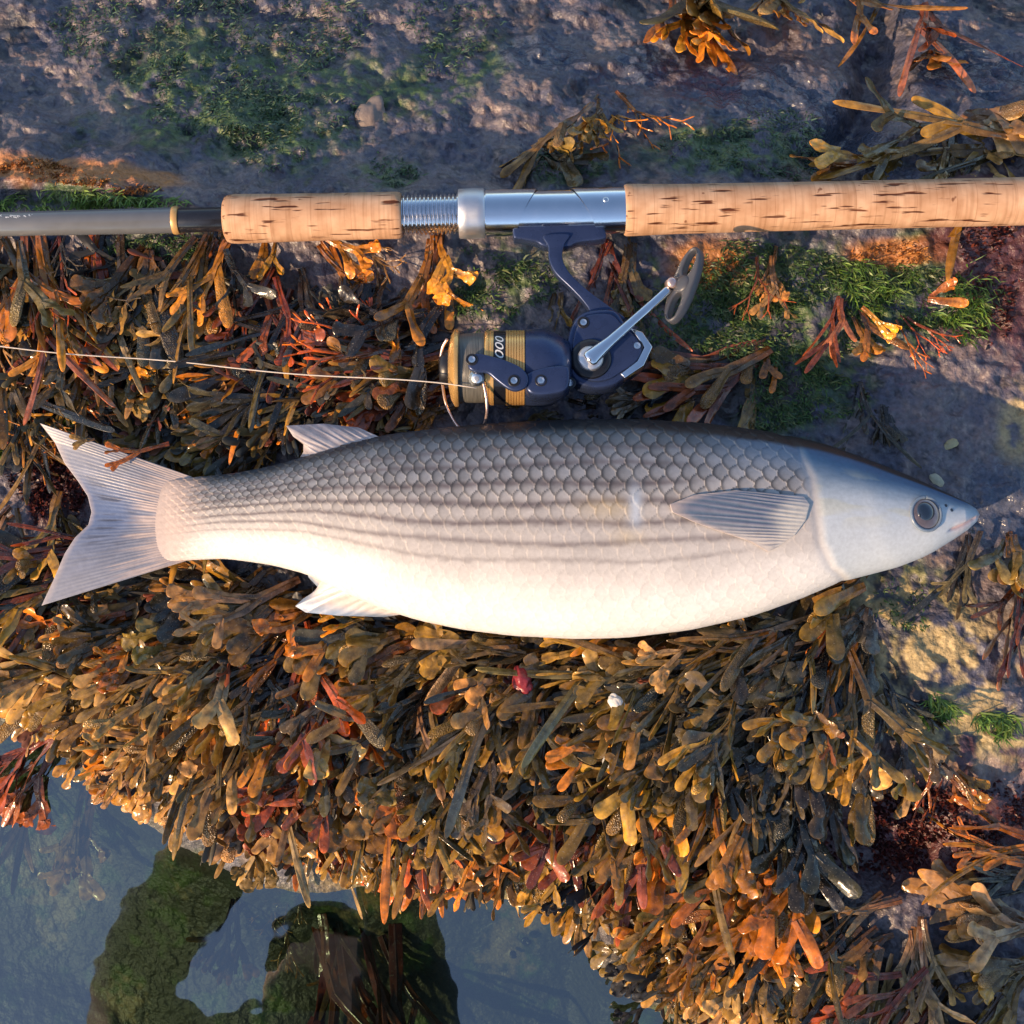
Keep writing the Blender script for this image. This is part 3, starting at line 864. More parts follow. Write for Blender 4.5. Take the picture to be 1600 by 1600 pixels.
rod_part('locking_ring', [(716, 30), (716.3, 37), (718, 38.4), (730, 38.8), (745, 38.8), (755, 38.4), (757, 37), (757.3, 30)], M_SATIN)
rod_part('seat_tube', [(757, 33.4), (974, 33.0)], M_CHROME)
def hood(name, x0, x1, slant0, slant1, r, mat):
    """sleeve with slanted ends; slant = px shift of the end between the back and the reel side"""
    seg = 64; nx = 12
    a = np.linspace(0, 2 * math.pi, seg, endpoint=False)
    out = []
    for rr in (r, r - 1.6):
        s = np.linspace(0, 1, nx)[:, None]
        ya = np.cos(a)[None, :]           # +1 = image top
        xa = x0 - slant0 * ya; xb = x1 - slant1 * ya
        X = xa * (1 - s) + xb * s
        out.append(np.stack([RX_(X), rr * KR * np.cos(a)[None, :] + 0 * s, rr * KR * np.sin(a)[None, :] + 0 * s], -1).reshape(-1, 3))
    n = nx * seg
    F = np.concatenate([grid_faces(nx, seg, wrap=True, flip=True), grid_faces(nx, seg, wrap=True, off=n)])
    i = np.arange(seg); j = (i + 1) % seg
    e0 = np.stack([i, j, j + n, i + n], -1); m = (nx - 1) * seg
    e1 = np.stack([m + j, m + i, m + i + n, m + j + n], -1)
    me = raw_mesh(name, np.concatenate(out), np.concatenate([e0, e1, F]))
    try: me.set_sharp_from_angle(angle=R(50))
    except Exception: pass
    return link(name, me, mat, rod)
hood('sliding_hood', 759, 823, 0, -18, 36.2, M_CHROME)
hd_ = hood('fixed_hood', 910, 975, 20, 0, 36.2, M_CHROME)
Vv, Ff = dome(0, 0, 4.6 * KR, 2.0 * KR, 0, 20, 6)
o = link('screw', raw_mesh('screw', Vv, Ff), M_SCREW, rod); o.location = (RX_(944), 4 * KR, 35.6 * KR)
rod_part('rear_grip', [(974.5, 30), (975, 38.6), (978, 40.2), (990, 40.2), (1020, 39.2), (1060, 38.4), (1200, 37.6), (1400, 37.2), (1640, 37.2), (2050, 36.5), (2056, 33), (2056.5, 10)], M_CORK)
rod_part('butt_cap', [(2055, 20), (2055.5, 37), (2062, 38.5), (2120, 38.5), (2128, 34), (2129, 10)], M_REELBLK)
# worn white script on the blank: strokes too small to read
rnd_ = random.Random(5)
pts, fcs = [], []
xx = -30.0
while xx < 77:
    w_ = rnd_.uniform(3.5, 7)
    for k in range(2):
        x0 = xx + rnd_.uniform(0, 2); y0 = rnd_.uniform(4.0, 7.5); x1 = x0 + rnd_.uniform(2, w_); y1 = y0 + rnd_.uniform(-2.5, 2.5)
        def sf(x, y):
            r = 18.9; return (RX_(x), y * KR, math.sqrt(r * r - y * y) * KR)
        b0 = len(pts); pts += [sf(x0, y0), sf(x1, y1), sf(x1, y1 + 1.1), sf(x0, y0 + 1.1)]; fcs.append([b0, b0 + 1, b0 + 2, b0 + 3])
    xx += w_ + (4 if rnd_.random() < 0.18 else 0.6)
o = link('lettering', raw_mesh('lettering', pts, fcs, smooth=False), M_WHITE, blank)
o['label'] = 'small worn white script on the grey blank'

# ------------------------------------------------------------------ reel
RZ = 0.040
o0 = P(800, 575, RZ)
KL = (P(801, 575, RZ) - o0)[0]
ky = (P(800, 574, RZ) - o0)[1]
reel = empty('fishing_reel', o0)
tag(reel, 'navy and gold spinning reel with silver crank handle mounted under the rod seat', 'fishing reel')
def L(px, py): return ((px - 800) * KL, -(py - 575) * ky)
def LP(pts, sm=0):
    p = np.array([L(*q) for q in pts])
    return smooth_closed(p, sm) if sm else p
def reel_lathe(name, prof, mat, parent=reel, cy=575, seg=56, dz=0.0):
    Vv, Ff = lathe([((x - 800) * KL, r * KL) for x, r in prof], seg)
    Vv[:, 1] += -(cy - 575) * ky; Vv[:, 2] += dz
    me = raw_mesh(name, Vv, Ff)
    try: me.set_sharp_from_angle(angle=R(40))
    except Exception: pass
    return link(name, me, mat, parent)
u = KL
# foot saddling the seat tube
rodz = ROD_Z - RZ
prism('foot', LP([(806, 340), (846, 318), (893, 318), (936, 340), (950, 366), (940, 373), (905, 377), (888, 384), (852, 384), (838, 377), (812, 372), (802, 368)], 3), rodz - 12 * u, rodz + 16 * u, 4 * u, M_REEL, reel)
# stem
prism('stem', LP([(850, 368), (890, 366), (883, 382), (879, 402), (888, 424), (908, 446), (934, 467), (962, 488), (974, 502), (905, 512), (921, 492), (912, 474), (892, 452), (868, 428), (858, 406), (857, 386)], 4), -9 * u, 11 * u, 6 * u, M_REEL, reel)
body_ = prism('gear_housing', LP([(912, 492), (958, 488), (978, 510), (1002, 526), (1016, 548), (1003, 576), (974, 596), (955, 608), (925, 612), (898, 602), (886, 585), (884, 548), (892, 515)], 4), -26 * u, 20 * u, 7 * u, M_REEL, reel)
prism('side_cover', LP([(914, 500), (952, 497), (972, 515), (990, 531), (1002, 549), (992, 571), (968, 588), (950, 599), (926, 602), (904, 594), (894, 578), (893, 548), (900, 519)], 4), 18 * u, 25 * u, 4 * u, M_REEL, body_)
prism('rear_trim', LP([(984, 519), (1003, 525), (1018, 548), (1004, 577), (974, 597), (968, 590), (994, 570), (1005, 549), (994, 533)], 0), -10 * u, 23 * u, 1.6 * u, M_CHROME, body_)
# rotor and spool turn about the reel's long axis
rotor = reel_lathe('rotor', [(818, 20), (818.5, 55), (821, 59), (830, 60.5), (848, 60.5), (862, 57), (876, 50), (888, 42), (892, 30), (892.5, 8)], M_REEL)
spool = reel_lathe('spool', [(700, 12), (701, 30), (705, 50), (709, 57), (711, 60.5), (714, 61), (717, 60), (718, 55), (718.5, 40)], M_GOLD)
reel_lathe('wound_line', [(717.5, 40), (718, 52.5), (730, 54), (745, 54.5), (757, 54), (758.5, 40)], M_WOUND, spool)
reel_lathe('front_band', [(757.5, 40), (758, 57), (760, 58.5), (763, 58.5), (764, 57.5), (766, 57.5), (767, 58.5), (771.5, 58.5), (772, 40)], M_GOLD, spool)
band = reel_lathe('label_band', [(771.6, 40), (772, 58), (790, 58), (790.4, 40)], M_BLACK, spool)
gp = [(790, 40)]
for i in range(7):
    x = 790.4 + i * 4.2; gp += [(x, 57.6), (x + 0.5, 58.8), (x + 3.5, 58.8), (x + 4.0, 57.6)]
gp += [(820, 40)]
reel_lathe('skirt_band', gp, M_GOLD, spool)
reel_lathe('drag_knob', [(686, 8), (687, 22), (690, 26), (698, 28), (702, 28)], M_REELBLK, spool)
# number on the label band, wrapped round the spool
fc = bpy.data.curves.new('number', 'FONT'); fc.body = '4000'; fc.size = 1.0; fc.shear = 0.3; fc.resolution_u = 4
to = bpy.data.objects.new('number_tmp', fc); COL.objects.link(to)
bpy.context.view_layer.update()
tm = bpy.data.meshes.new_from_object(to.evaluated_get(bpy.context.evaluated_depsgraph_get()))
bpy.data.objects.remove(to)
bm = bmesh.new(); bm.from_mesh(tm)
bmesh.ops.triangulate(bm, faces=bm.faces); bmesh.ops.subdivide_edges(bm, edges=bm.edges, cuts=1)
tv = np.array([v.co[:] for v in bm.verts]); x0, x1 = tv[:, 0].min(), tv[:, 0].max(); y0, y1 = tv[:, 1].min(), tv[:, 1].max()
rr = 58.5 * u
for v in bm.verts:
    ang_ = ((v.co.x - x0) / (x1 - x0)) * (58 / 58.5) - 0.27      # 58 px long, bottom to top
    v.co = Vector(((787 - 13 * (v.co.y - y0) / (y1 - y0) - 800) * KL, rr * math.sin(ang_), rr * math.cos(ang_)))
bm.to_mesh(tm); bm.free()
o = link('number', tm, M_WHITE, band)
# bail: arm, roller, wire
zt = 58 * u
prism('bail_support', LP([(826, 596), (850, 588), (880, 586), (888, 594), (886, 618), (872, 628), (838, 632), (822, 624), (820, 606)], 4), 8 * u, zt + 2 * u, 6 * u, M_REEL, reel)
ba = prism('bail_arm', LP([(734, 580), (744, 570), (762, 572), (790, 580), (812, 590), (824, 604), (822, 620), (808, 627), (794, 624), (776, 611), (762, 600), (744, 598), (734, 592)], 4), zt - 2 * u, zt + 8 * u, 4 * u, M_REEL, reel)
Vv, Ff = lathe([(-7 * u, 3 * u), (-7 * u, 12 * u), (-3 * u, 8 * u), (3 * u, 8 * u), (7 * u, 12 * u), (7 * u, 3 * u)], 28)
o = link('line_roller', raw_mesh('line_roller', Vv, Ff), M_SCREW, reel); o.rotation_euler = (0, R(70), R(65)); o.location = (*L(747, 604), zt - 8 * u)
wire = [L(752, 602) + (zt - 8 * u,), L(757, 612) + (zt - 10 * u,), L(761, 632) + (zt - 16 * u,), L(762, 652) + (zt - 30 * u,), L(756, 668) + (zt - 56 * u,), L(735, 672) + (-30 * u,), L(712, 655) + (-44 * u,), L(694, 620) + (-40 * u,), L(690, 590) + (-10 * u,), L(688, 568) + (12 * u,), L(692, 550) + (28 * u,), L(700, 540) + (36 * u,)]
wp = np.array(wire); tt = np.linspace(0, len(wp) - 1, 70)
wp = np.stack([np.interp(tt, np.arange(len(wp)), wp[:, i]) for i in range(3)], -1)
for _ in range(5): wp[1:-1] = (wp[:-2] + 2 * wp[1:-1] + wp[2:]) / 4
Vv, Ff = tube(wp, 2.4 * u, 10); link('bail_wire', raw_mesh('bail_wire', Vv, Ff), M_BRONZE, reel)
# crank handle
hub = L(922, 568)
Vv, Ff = lathe([(0, 8 * u), (0, 30 * u), (3 * u, 32 * u), (6 * u, 30 * u), (7 * u, 24 * u), (7 * u, 8 * u)], 40)
o = link('hub_collar', raw_mesh('hub_collar', Vv, Ff), M_REELBLK, reel); o.rotation_euler = (0, R(-90), 0); o.location = (*hub, 23 * u)
handle = empty('handle_axis'); bpy.data.objects.remove(handle)
hp = np.array([L(918, 572) + (34 * u,), L(930, 562) + (38 * u,), L(950, 546) + (42 * u,), L(985, 516) + (46 * u,), L(1020, 486) + (48 * u,), L(1042, 466) + (48 * u,)])
tt = np.linspace(0, 5, 40); hp = np.stack([np.interp(tt, np.arange(6), hp[:, i]) for i in range(3)], -1)
for _ in range(4): hp[1:-1] = (hp[:-2] + 2 * hp[1:-1] + hp[2:]) / 4
rad = np.interp(tt, [0, .3, 1, 2, 3, 5], [13, 14.5, 12, 8.5, 7.2, 6.8]) * u
Vv, Ff = tube(hp, rad, 16)
Vv[:, 2] = np.repeat(hp[:, 2], 16) + (Vv[:, 2] - np.repeat(hp[:, 2], 16)) * 0.72
crank = link('crank_arm', raw_mesh('crank_arm', Vv, Ff), M_CHROME, reel)
Vv, Ff = lathe([(0, 6 * u), (0, 20 * u), (8 * u, 20 * u), (12 * u, 16 * u), (12 * u, 6 * u)], 36)
o = link('crank_boss', raw_mesh('crank_boss', Vv, Ff), M_SATIN, reel); o.rotation_euler = (0, R(-90), 0); o.location = (*L(921, 569), 26 * u)
Vv, Ff = lathe([(-9 * u, 4 * u), (-8 * u, 8 * u), (8 * u, 8.5 * u), (10 * u, 4 * u)], 24)
o = link('knob_hinge', raw_mesh('knob_hinge', Vv, Ff), M_BRONZE, reel); o.rotation_euler = (0, R(-75), R(-25)); o.location = (*L(1046, 457), 48 * u)
# paddle knob: an upright oval plate seen at a slant, with two slots
def oval(a, b_, n=48, c0=(0, 0)):
    t = np.linspace(0, 2 * math.pi, n, endpoint=False)
    return np.stack([c0[0] + a * np.sign(np.cos(t)) * np.abs(np.cos(t)) ** 0.8, c0[1] + b_ * np.sin(t)], -1)
kn = 64
outer = oval(64 * u, 23 * u, kn)
h1 = oval(22 * u, 9.5 * u, kn // 2, (36 * u, 0)); h2 = oval(22 * u, 9.5 * u, kn // 2, (-36 * u, 0))
bm = bmesh.new()
loops = []
for lp in (outer, h1, h2):
    vs = [bm.verts.new((p[0], p[1], 0)) for p in lp]
    loops.append([bm.edges.new((vs[i], vs[(i + 1) % len(vs)])) for i in range(len(vs))])
bmesh.ops.triangle_fill(bm, use_beauty=True, use_dissolve=False, edges=[e for l_ in loops for e in l_])
r_ = bmesh.ops.extrude_face_region(bm, geom=list(bm.faces))
bmesh.ops.translate(bm, verts=[g for g in r_['geom'] if isinstance(g, bmesh.types.BMVert)], vec=(0, 0, 15 * u))
bmesh.ops.recalc_face_normals(bm, faces=bm.faces)
ed_ = [e for e in bm.edges if len(e.link_faces) == 2 and abs(e.calc_face_angle()) > 1.2]
bmesh.ops.bevel(bm, geom=ed_, offset=3.4 * u, segments=3, affect='EDGES', profile=0.5)
km = bpy.data.meshes.new('knob'); bm.to_mesh(km); bm.free()
km.polygons.foreach_set('use_smooth', np.full(len(km.polygons), True))
knob = link('handle_knob', km, M_RUBBER, reel)
kd = np.array(L(1087, 402)) - np.array(L(1043, 522)); ka = math.atan2(kd[1], kd[0])
knob.rotation_euler = (R(52), 0, 0)
knob.matrix_local = Matrix.Translation((*L(1066, 462), 52 * u)) @ Matrix.Rotation(ka, 4, 'Z') @ Matrix.Rotation(R(-46), 4, 'X') @ Matrix.Translation((0, 0, -7 * u))
Vv, Ff = dome(0, 0, 15 * u, 6 * u, 0, 28, 8)
o = link('knob_cap', raw_mesh('knob_cap', Vv, Ff), M_RUBBER, knob); o.location = (0, 0, 13.5 * u)
# screws: each a dished head with a cross recess
bm = bmesh.new()
bmesh.ops.create_cone(bm, cap_ends=True, segments=24, radius1=6 * u, radius2=5.2 * u, depth=3 * u)
top = max(bm.faces, key=lambda f: f.calc_center_median().z)
r_ = bmesh.ops.inset_individual(bm, faces=[top], thickness=2.6 * u, depth=-0.8 * u)
sm_ = bpy.data.meshes.new('screw'); bm.to_mesh(sm_); bm.free()
sm_.materials.append(M_SCREW)
for (sx, sy, sz) in [(911, 511, 26), (994, 547, 24.5), (889, 606, 30), (844, 610, zt / u + 2.6), (803, 612, zt / u + 9), (739, 580, zt / u + 9)]:
    o = link('screw', sm_, None, reel); o.location = (*L(sx, sy), sz * u)
    # dark dished seat round the head
    Vv, Ff = lathe([(-3 * u, 3 * u), (-3 * u, 9 * u), (0.3 * u, 9.4 * u), (0.8 * u, 8.4 * u), (-0.4 * u, 6.2 * u), (-0.4 * u, 3 * u)], 28)
    s2 = link('screw_seat', raw_mesh('screw_seat', Vv, Ff), M_REELBLK, reel); s2.rotation_euler = (0, R(-90), 0); s2.location = (*L(sx, sy), (sz - 0.6) * u)
# the pulled-off line
z_r = RZ + zt - 8 * u
lp = []
for t in np.linspace(0, 1, 60):
    px = 744 + (-420 - 744) * t; py = np.interp(px, [-420, 0, 350, 690, 744], [505, 541, 574, 600, 606]) + 2.0 * math.sin(px * 0.017)
    z = z_r + (0.034 - z_r) * min(1, t * 2.2) - 0.002 * math.sin(t * math.pi)
    lp.append(P(px, py, z))
Vv, Ff = tube(lp, 0.00042, 6)
ln = link('fishing_line', raw_mesh('fishing_line', Vv, Ff), M_LINE)
tag(ln, 'thin pale fishing line running from the reel over the brown seaweed', 'fishing line')

def mesh_xyz(me):
    a = np.empty(len(me.vertices) * 3, np.float32); me.vertices.foreach_get('co', a); return a.reshape(-1, 3)
# ------------------------------------------------------------------ seaweed
def branch_strip(p0, ang, length, w0, w1, n, z0, pitch, twist0, twist1, tip, rng, bend, swell):
    """one ribbon of a frond; returns rings of 6 points, end state"""
    ts = np.linspace(0, 1, n) if not tip else np.concatenate([np.linspace(0, 0.78, n - 5, endpoint=False), 0.78 + 0.22 * np.sin(np.linspace(0, 1, 5) * math.pi / 2)])
    rings = []; pos = np.array(p0, float); prev = 0.0; ph0 = rng.uniform(0, 6)
    z = z0
    for t in ts:
        a = ang + bend * t
        ds = (t - prev) * length; prev = t
        pos = pos + np.array([math.cos(a) * ds, math.sin(a) * ds])
        z = z + math.sin(pitch) * ds
        w = w0 + (w1 - w0) * t
        if tip and t > 0.7:
            k = (t - 0.7) / 0.3
            w = w * math.sqrt(max(0.0, 1 - k ** 2.6)) + 0.0002
        tw = twist0 + (twist1 - twist0) * t
        lat = np.array([-math.sin(a) * math.cos(tw), math.cos(a) * math.cos(tw), math.sin(tw)])
        nor = np.array([math.sin(a) * math.sin(tw), -math.cos(a) * math.sin(tw), math.cos(tw)])
        th = 0.00042 + (swell * (math.sin(math.pi * min(1, max(0, (t - 0.25) / 0.75)))) if tip else 0)
        th = min(th, w * 0.42 + 0.0001)
        c = np.array([pos[0], pos[1], z])
        rib = 0.0007 if not tip else 0.0007 * (1 - t)
        ru = 0.15 * w * math.sin(t * 9 + ph0) * (0 if tip and swell > 0.001 else 1)      # edges ruffle a little
        e_ = nor * th * 0.55
        rings.append([c - lat * w / 2 + nor * ru, c - lat * w * .45 + e_ * 1.2 + nor * ru * .9, c - lat * w * .14 + e_ * (1.2 if swell < 0.001 else 1.8), c + e_ * (1.2 if swell < 0.001 else 1.9) + nor * rib * min(1, w / 0.004),
                      c + lat * w * .14 + e_ * (1.2 if swell < 0.001 else 1.8), c + lat * w * .45 + e_ * 1.2 - nor * ru * .9, c + lat * w / 2 - nor * ru, c - nor * th * 0.7])
    return np.array(rings), pos, z, ts

def frond_mesh(name, seed, kind):
    rng = random.Random(seed)
    V, F, T, RP, MR = [], [], [], [], []
    total = {'wrack': 0.084, 'broad': 0.074, 'strap': 0.095, 'paddle': 0.052, 'fine': 0.055}[kind] * rng.uniform(0.85, 1.15)
    def add(rings, t0, t1, ripe):
        o = sum(len(v) for v in V); n = len(rings)
        V.append(rings.reshape(-1, 3))
        f = grid_faces(n, 8, wrap=True, off=o).tolist()
        f.append([o + k for k in range(8)][::-1]); f.append([o + (n - 1) * 8 + k for k in range(8)])
        F.extend(f)
        MR.append(np.tile(np.array([0, 0, .35, 1, .35, 0, 0, .5]), n) * (1 - 0.85 * np.repeat(np.linspace(0, 1, n), 8) * (t1 >= 1)))
        tt = np.repeat(np.linspace(t0, t1, n), 8); T.append(tt); RP.append(np.where(np.repeat(np.linspace(0, 1, n), 8) > 0.2, ripe, 0.0))
    def grow(p, ang, z, depth, maxd, t0, w, tw, pitch):
        frac = {0: 0.42, 1: 0.30, 2: 0.24, 3: 0.18}[min(depth, 3)]
        if depth == maxd: frac = 1 - t0
        ln = total * max(0.16, frac) * rng.uniform(0.8, 1.2)
        tip = depth == maxd or (depth >= 1 and rng.random() < 0.12)
        if kind == 'wrack': w1 = w * rng.uniform(1.15, 1.5) if not tip else w * rng.uniform(1.2, 1.7)
        elif kind == 'broad': w1 = w * rng.uniform(1.3, 1.7)
        elif kind == 'strap': w1 = w * rng.uniform(0.9, 1.15)
        elif kind == 'fine': w1 = w * rng.uniform(0.8, 1.1)
        else: w1 = w * rng.uniform(1.8, 2.4)
        w1 = min(w1, 0.0124)
        ripe = 1.0 if (tip and rng.random() < 0.06 and kind in ('wrack', 'broad', 'paddle')) else 0.0
        tw1 = tw + rng.uniform(-0.9, 0.9)
        rings, p2, z2, ts = branch_strip(p, ang, ln, w, w1, 10 if tip else 7, z, pitch, tw, tw1, tip, rng, rng.uniform(-0.4, 0.4), (0.0020 if ripe else 0.0001))
        t1 = min(1.0, t0 + ln / total)
        add(rings, t0, 1.0 if tip else t1, ripe)
        if not tip:
            k = 2 if rng.random() < 0.88 else 3
            spread = rng.uniform(0.28, 0.5)
            for i in range(k):
                a2 = ang + (i - (k - 1) / 2) * 2 * spread / max(1, k - 1) + rng.uniform(-0.12, 0.12)
                grow(p2 - np.array([math.cos(ang), math.sin(ang)]) * w1 * 0.35, a2, z2 + rng.uniform(-0.0006, 0.0006), depth + 1, maxd, t1, w1 * rng.uniform(0.68, 0.88), tw1 * 0.6 + rng.uniform(-0.45, 0.45), pitch + rng.uniform(-0.28, 0.22))
    md = {'wrack': rng.choice([2, 2, 3]), 'broad': rng.choice([1, 2]), 'strap': rng.choice([1, 1, 2]), 'paddle': rng.choice([0, 1]), 'fine': 3}[kind]
    w0 = {'wrack': 0.0048, 'broad': 0.0058, 'strap': 0.0060, 'paddle': 0.0050, 'fine': 0.0022}[kind] * rng.uniform(0.85, 1.2)
    grow(np.zeros(2), 0.0, 0.0, 0, md, 0.0, w0, rng.uniform(-0.4, 0.4), rng.uniform(0.05, 0.3))
    V = np.concatenate(V)
    me = raw_mesh(name, V, F, att={'along': np.concatenate(T), 'ripe': np.concatenate(RP), 'midrib': np.concatenate(MR)})
    try: me.set_sharp_from_angle(angle=R(42))
    except Exception: pass
    me.materials.append(M_WEED)
    return me

PROTO = {}
for kind, n in (('wrack', 22), ('broad', 14), ('strap', 10), ('paddle', 8), ('fine', 8)):
    PROTO[kind] = [frond_mesh('frond_' + kind, 1000 + 37 * i + len(kind) * 501, kind) for i in range(n)]

PAL = {
    'olive': [(0.23, 0.14, 0.036), (0.18, 0.12, 0.036), (0.28, 0.165, 0.036), (0.14, 0.105, 0.04)],
    'tan': [(0.40, 0.265, 0.11), (0.34, 0.215, 0.08), (0.37, 0.24, 0.11), (0.31, 0.18, 0.06)],
    'orange': [(0.50, 0.20, 0.025), (0.44, 0.19, 0.03), (0.55, 0.27, 0.03), (0.40, 0.14, 0.022)],
    'dark': [(0.065, 0.062, 0.045), (0.05, 0.052, 0.045), (0.085, 0.072, 0.045), (0.04, 0.038, 0.036)],
    'red': [(0.22, 0.060, 0.028), (0.30, 0.075, 0.03), (0.17, 0.05, 0.03), (0.26, 0.09, 0.04)],
    'rust': [(0.52, 0.11, 0.02), (0.42, 0.09, 0.025), (0.50, 0.16, 0.02)],
}
WORD = {'olive': 'olive brown', 'tan': 'pale tan', 'orange': 'orange', 'dark': 'dark grey green', 'red': 'reddish brown', 'rust': 'bright rusty red'}

def img_dir(px, py, dx, dy):
    """pixel direction to a yaw in the ground plane"""
    p = P(px, py, 0.0); q_ = P(px + dx * 10, py + dy * 10, 0.0)
    return math.atan2(q_[1] - p[1], q_[0] - p[0])

fish_poly_x = np.array(TOPX[:-1] + BOTX[::-1]); fish_poly_y = np.array(TOPY[:-1] + BOTY[::-1])
def in_fish(px, py, margin=0):
    if px < 262 or px > 1530: 
        return 60 < px < 290 and 655 - margin < py < 950 + margin and (py < 700 + (px - 60) * .3 or True) and (px > 140 or abs(py - 800) > 70)
    return np.interp(px, TOPX, TOPY) - margin < py < np.interp(px, BOTX, BOTY) + margin

def above_z(px, py):
    """how high a frond may stand here without cutting into the fish, rod or reel"""
    z = 0.06
    if in_fish(px, py, 10): z = 0.004 if px > 300 else 0.012
    if 440 < px < 610 and 655 < py < 720: z = min(z, 0.016)
    if 455 < px < 650 and 885 < py < 972: z = min(z, 0.010)
    if abs(py - (350 - 0.0222 * px)) < 42: z = min(z, 0.014)
    if 690 < px < 900 and 505 < py < 640: z = min(z, 0.012)
    if 885 < px < 1020 and 490 < py < 612: z = min(z, 0.014)
    return z

rng = random.Random(2024); dry_rng = random.Random(7)
N_FR = 0
def plant(px, py, dx, dy, n, mix, label, group, kinds=('wrack',), size=1.0, spread=0.55, lift=0.004, pitch=(2, 16), jitter=16, colour=None, lies_on=None, dry=False):
    """one seaweed plant: an Empty at its holdfast, each frond a mesh of its own"""
    global N_FR
    base = on_ground(px, py) if lies_on is None else np.array(lies_on)
    e = empty('seaweed_plant', base)
    tag(e, label, 'seaweed', group)
    for i in range(n):
        kind = rng.choice(kinds)
        me = rng.choice(PROTO[kind])
        ox, oy = rng.gauss(0, jitter), rng.gauss(0, jitter)
        yaw = img_dir(px, py, dx, dy) + rng.gauss(0, spread * 0.6)
        sc = size * rng.uniform(0.8, 1.25)
        ln = 0.080 * sc
        if lies_on is None:
            r0 = on_ground(px + ox, py + oy)
            if dry:      # fronds of the mat stop at the water's edge
                for f_ in (1.0, 0.8, 0.62, 0.48, 0.36):
                    qx_, qy_ = proj(r0[0] + math.cos(yaw) * ln * f_, r0[1] + math.sin(yaw) * ln * f_, -0.03)
                    if float(qy_) < np.interp(float(qx_), EDGE_X, EDGE_Y) + dry_rng.uniform(-35, 22): break
                sc *= f_; ln *= f_
            tipx, tipy = r0[0] + math.cos(yaw) * ln, r0[1] + math.sin(yaw) * ln
            zt_ = float(ground(tipx, tipy, False))
            zt_ = max(zt_, WATER_Z - 0.015)
            slope = math.atan2(zt_ - r0[2], ln)
            lf = lift * rng.uniform(0.0, 2.1)
            pt = slope + R(rng.uniform(*pitch)) * 0.9
            # keep clear of the fish, rod and reel
            ok = True
            for f_ in (0.0, 0.35, 0.7, 1.0):
                X, Y, Z = r0[0] + math.cos(yaw) * ln * f_, r0[1] + math.sin(yaw) * ln * f_, r0[2] + lf + math.sin(pt) * ln * f_
                qx_, qy_ = proj(X, Y, Z)
                lim = above_z(float(qx_), float(qy_))
                if Z + 0.006 * f_ + 0.002 > lim:
                    ok = False
            if not ok:
                lf = 0.0005; pt = min(pt, slope - R(9)); 
                qx_, qy_ = proj(tipx, tipy, zt_)
                if in_fish(float(qx_), float(qy_), 0) and float(qy_) < 800: sc *= 0.7
        else:
            r0 = np.array(lies_on) + np.array([rng.gauss(0, .002), rng.gauss(0, .002), 0]); lf = 0.001; pt = R(rng.uniform(-2, 4))
        o = bpy.data.objects.new('frond', me)
        COL.objects.link(o); o.parent = e
        o.location = Vector(r0 - base) + Vector((0, 0, lf))
        o.rotation_euler = Matrix.Rotation(yaw, 3, 'Z').__matmul__(Matrix.Rotation(-pt, 3, 'Y')).__matmul__(Matrix.Rotation(R(rng.gauss(0, 16)), 3, 'X')).to_euler()
        o.scale = (sc, sc * rng.uniform(0.85, 1.2), sc * rng.uniform(0.7, 1.1))
        hue = colour or mix
        if rng.random() < 0.22 and colour is None: hue = rng.choice(['olive', 'orange', 'tan', 'dark', 'olive'])
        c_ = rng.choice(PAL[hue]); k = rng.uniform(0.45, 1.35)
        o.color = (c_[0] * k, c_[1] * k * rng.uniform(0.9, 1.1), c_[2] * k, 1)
        N_FR += 1
    return e

def inside(poly, x, y):
    r = False; n = len(poly)
    for i in range(n):
        x1, y1 = poly[i]; x2, y2 = poly[(i + 1) % n]
        if (y1 > y) != (y2 > y) and x < (x2 - x1) * (y - y1) / (y2 - y1) + x1: r = not r
    return r

def flow(ctrl, x, y):
    sx = sy = 0
    for (cx, cy, dx, dy) in ctrl:
        w = 1 / (((x - cx) ** 2 + (y - cy) ** 2) / 1e4 + 0.15) ** 1.6
        l_ = math.hypot(dx, dy); sx += w * dx / l_; sy += w * dy / l_
    l_ = math.hypot(sx, sy); return sx / l_, sy / l_

LOWER = [(0, 905), (90, 885), (280, 890), (400, 905), (480, 965), (700, 985), (900, 1000), (1080, 988), (1280, 930), (1310, 1000), (1310, 1080), (1350, 1170), (1250, 1290), (1255, 1400), (1330, 1480), (1440, 1620), (1060, 1630), (985, 1450), (890, 1360), (820, 1335), (600, 1325), (480, 1310), (350, 1270), (230, 1195), (120, 1105), (0, 1030)]
LFLOW = [(50, 1000, -1, .5), (150, 940, -1, .3), (300, 930, -1, .3), (300, 1050, -.8, .7), (250, 1200, -.6, .8), (420, 1050, -.8, .6), (500, 1150, -.1, 1), (500, 1330, .1, 1), (680, 1000, -1, .25), (900, 1020, -1, .15), (750, 1180, -.3, 1),
         (1000, 1100, -.8, .6), (1000, 1300, -.6, .8), (1150, 1030, -.9, .4), (1200, 1200, -.2, 1), (1300, 1150, -.3, 1), (1050, 1500, -.5, .9), (1300, 1500, -.7, .7), (1200, 1400, -.5, .8), (650, 1300, .15, 1), (850, 1300, -.4, 1)]
UPPERL = [(-20, 400), (160, 395), (300, 410), (400, 480), (600, 470), (690, 545), (690, 640), (480, 690), (420, 705), (290, 730), (210, 690), (60, 650), (-20, 650)]
UFLOW = [(80, 450, .1, 1), (330, 450, -.3, 1), (250, 600, -.4, .9), (450, 580, -.7, .7), (600, 540, -.9, .3), (380, 680, -.8, .4), (120, 620, .4, .8), (560, 640, -.9, .3), (500, 500, .2, .9)]

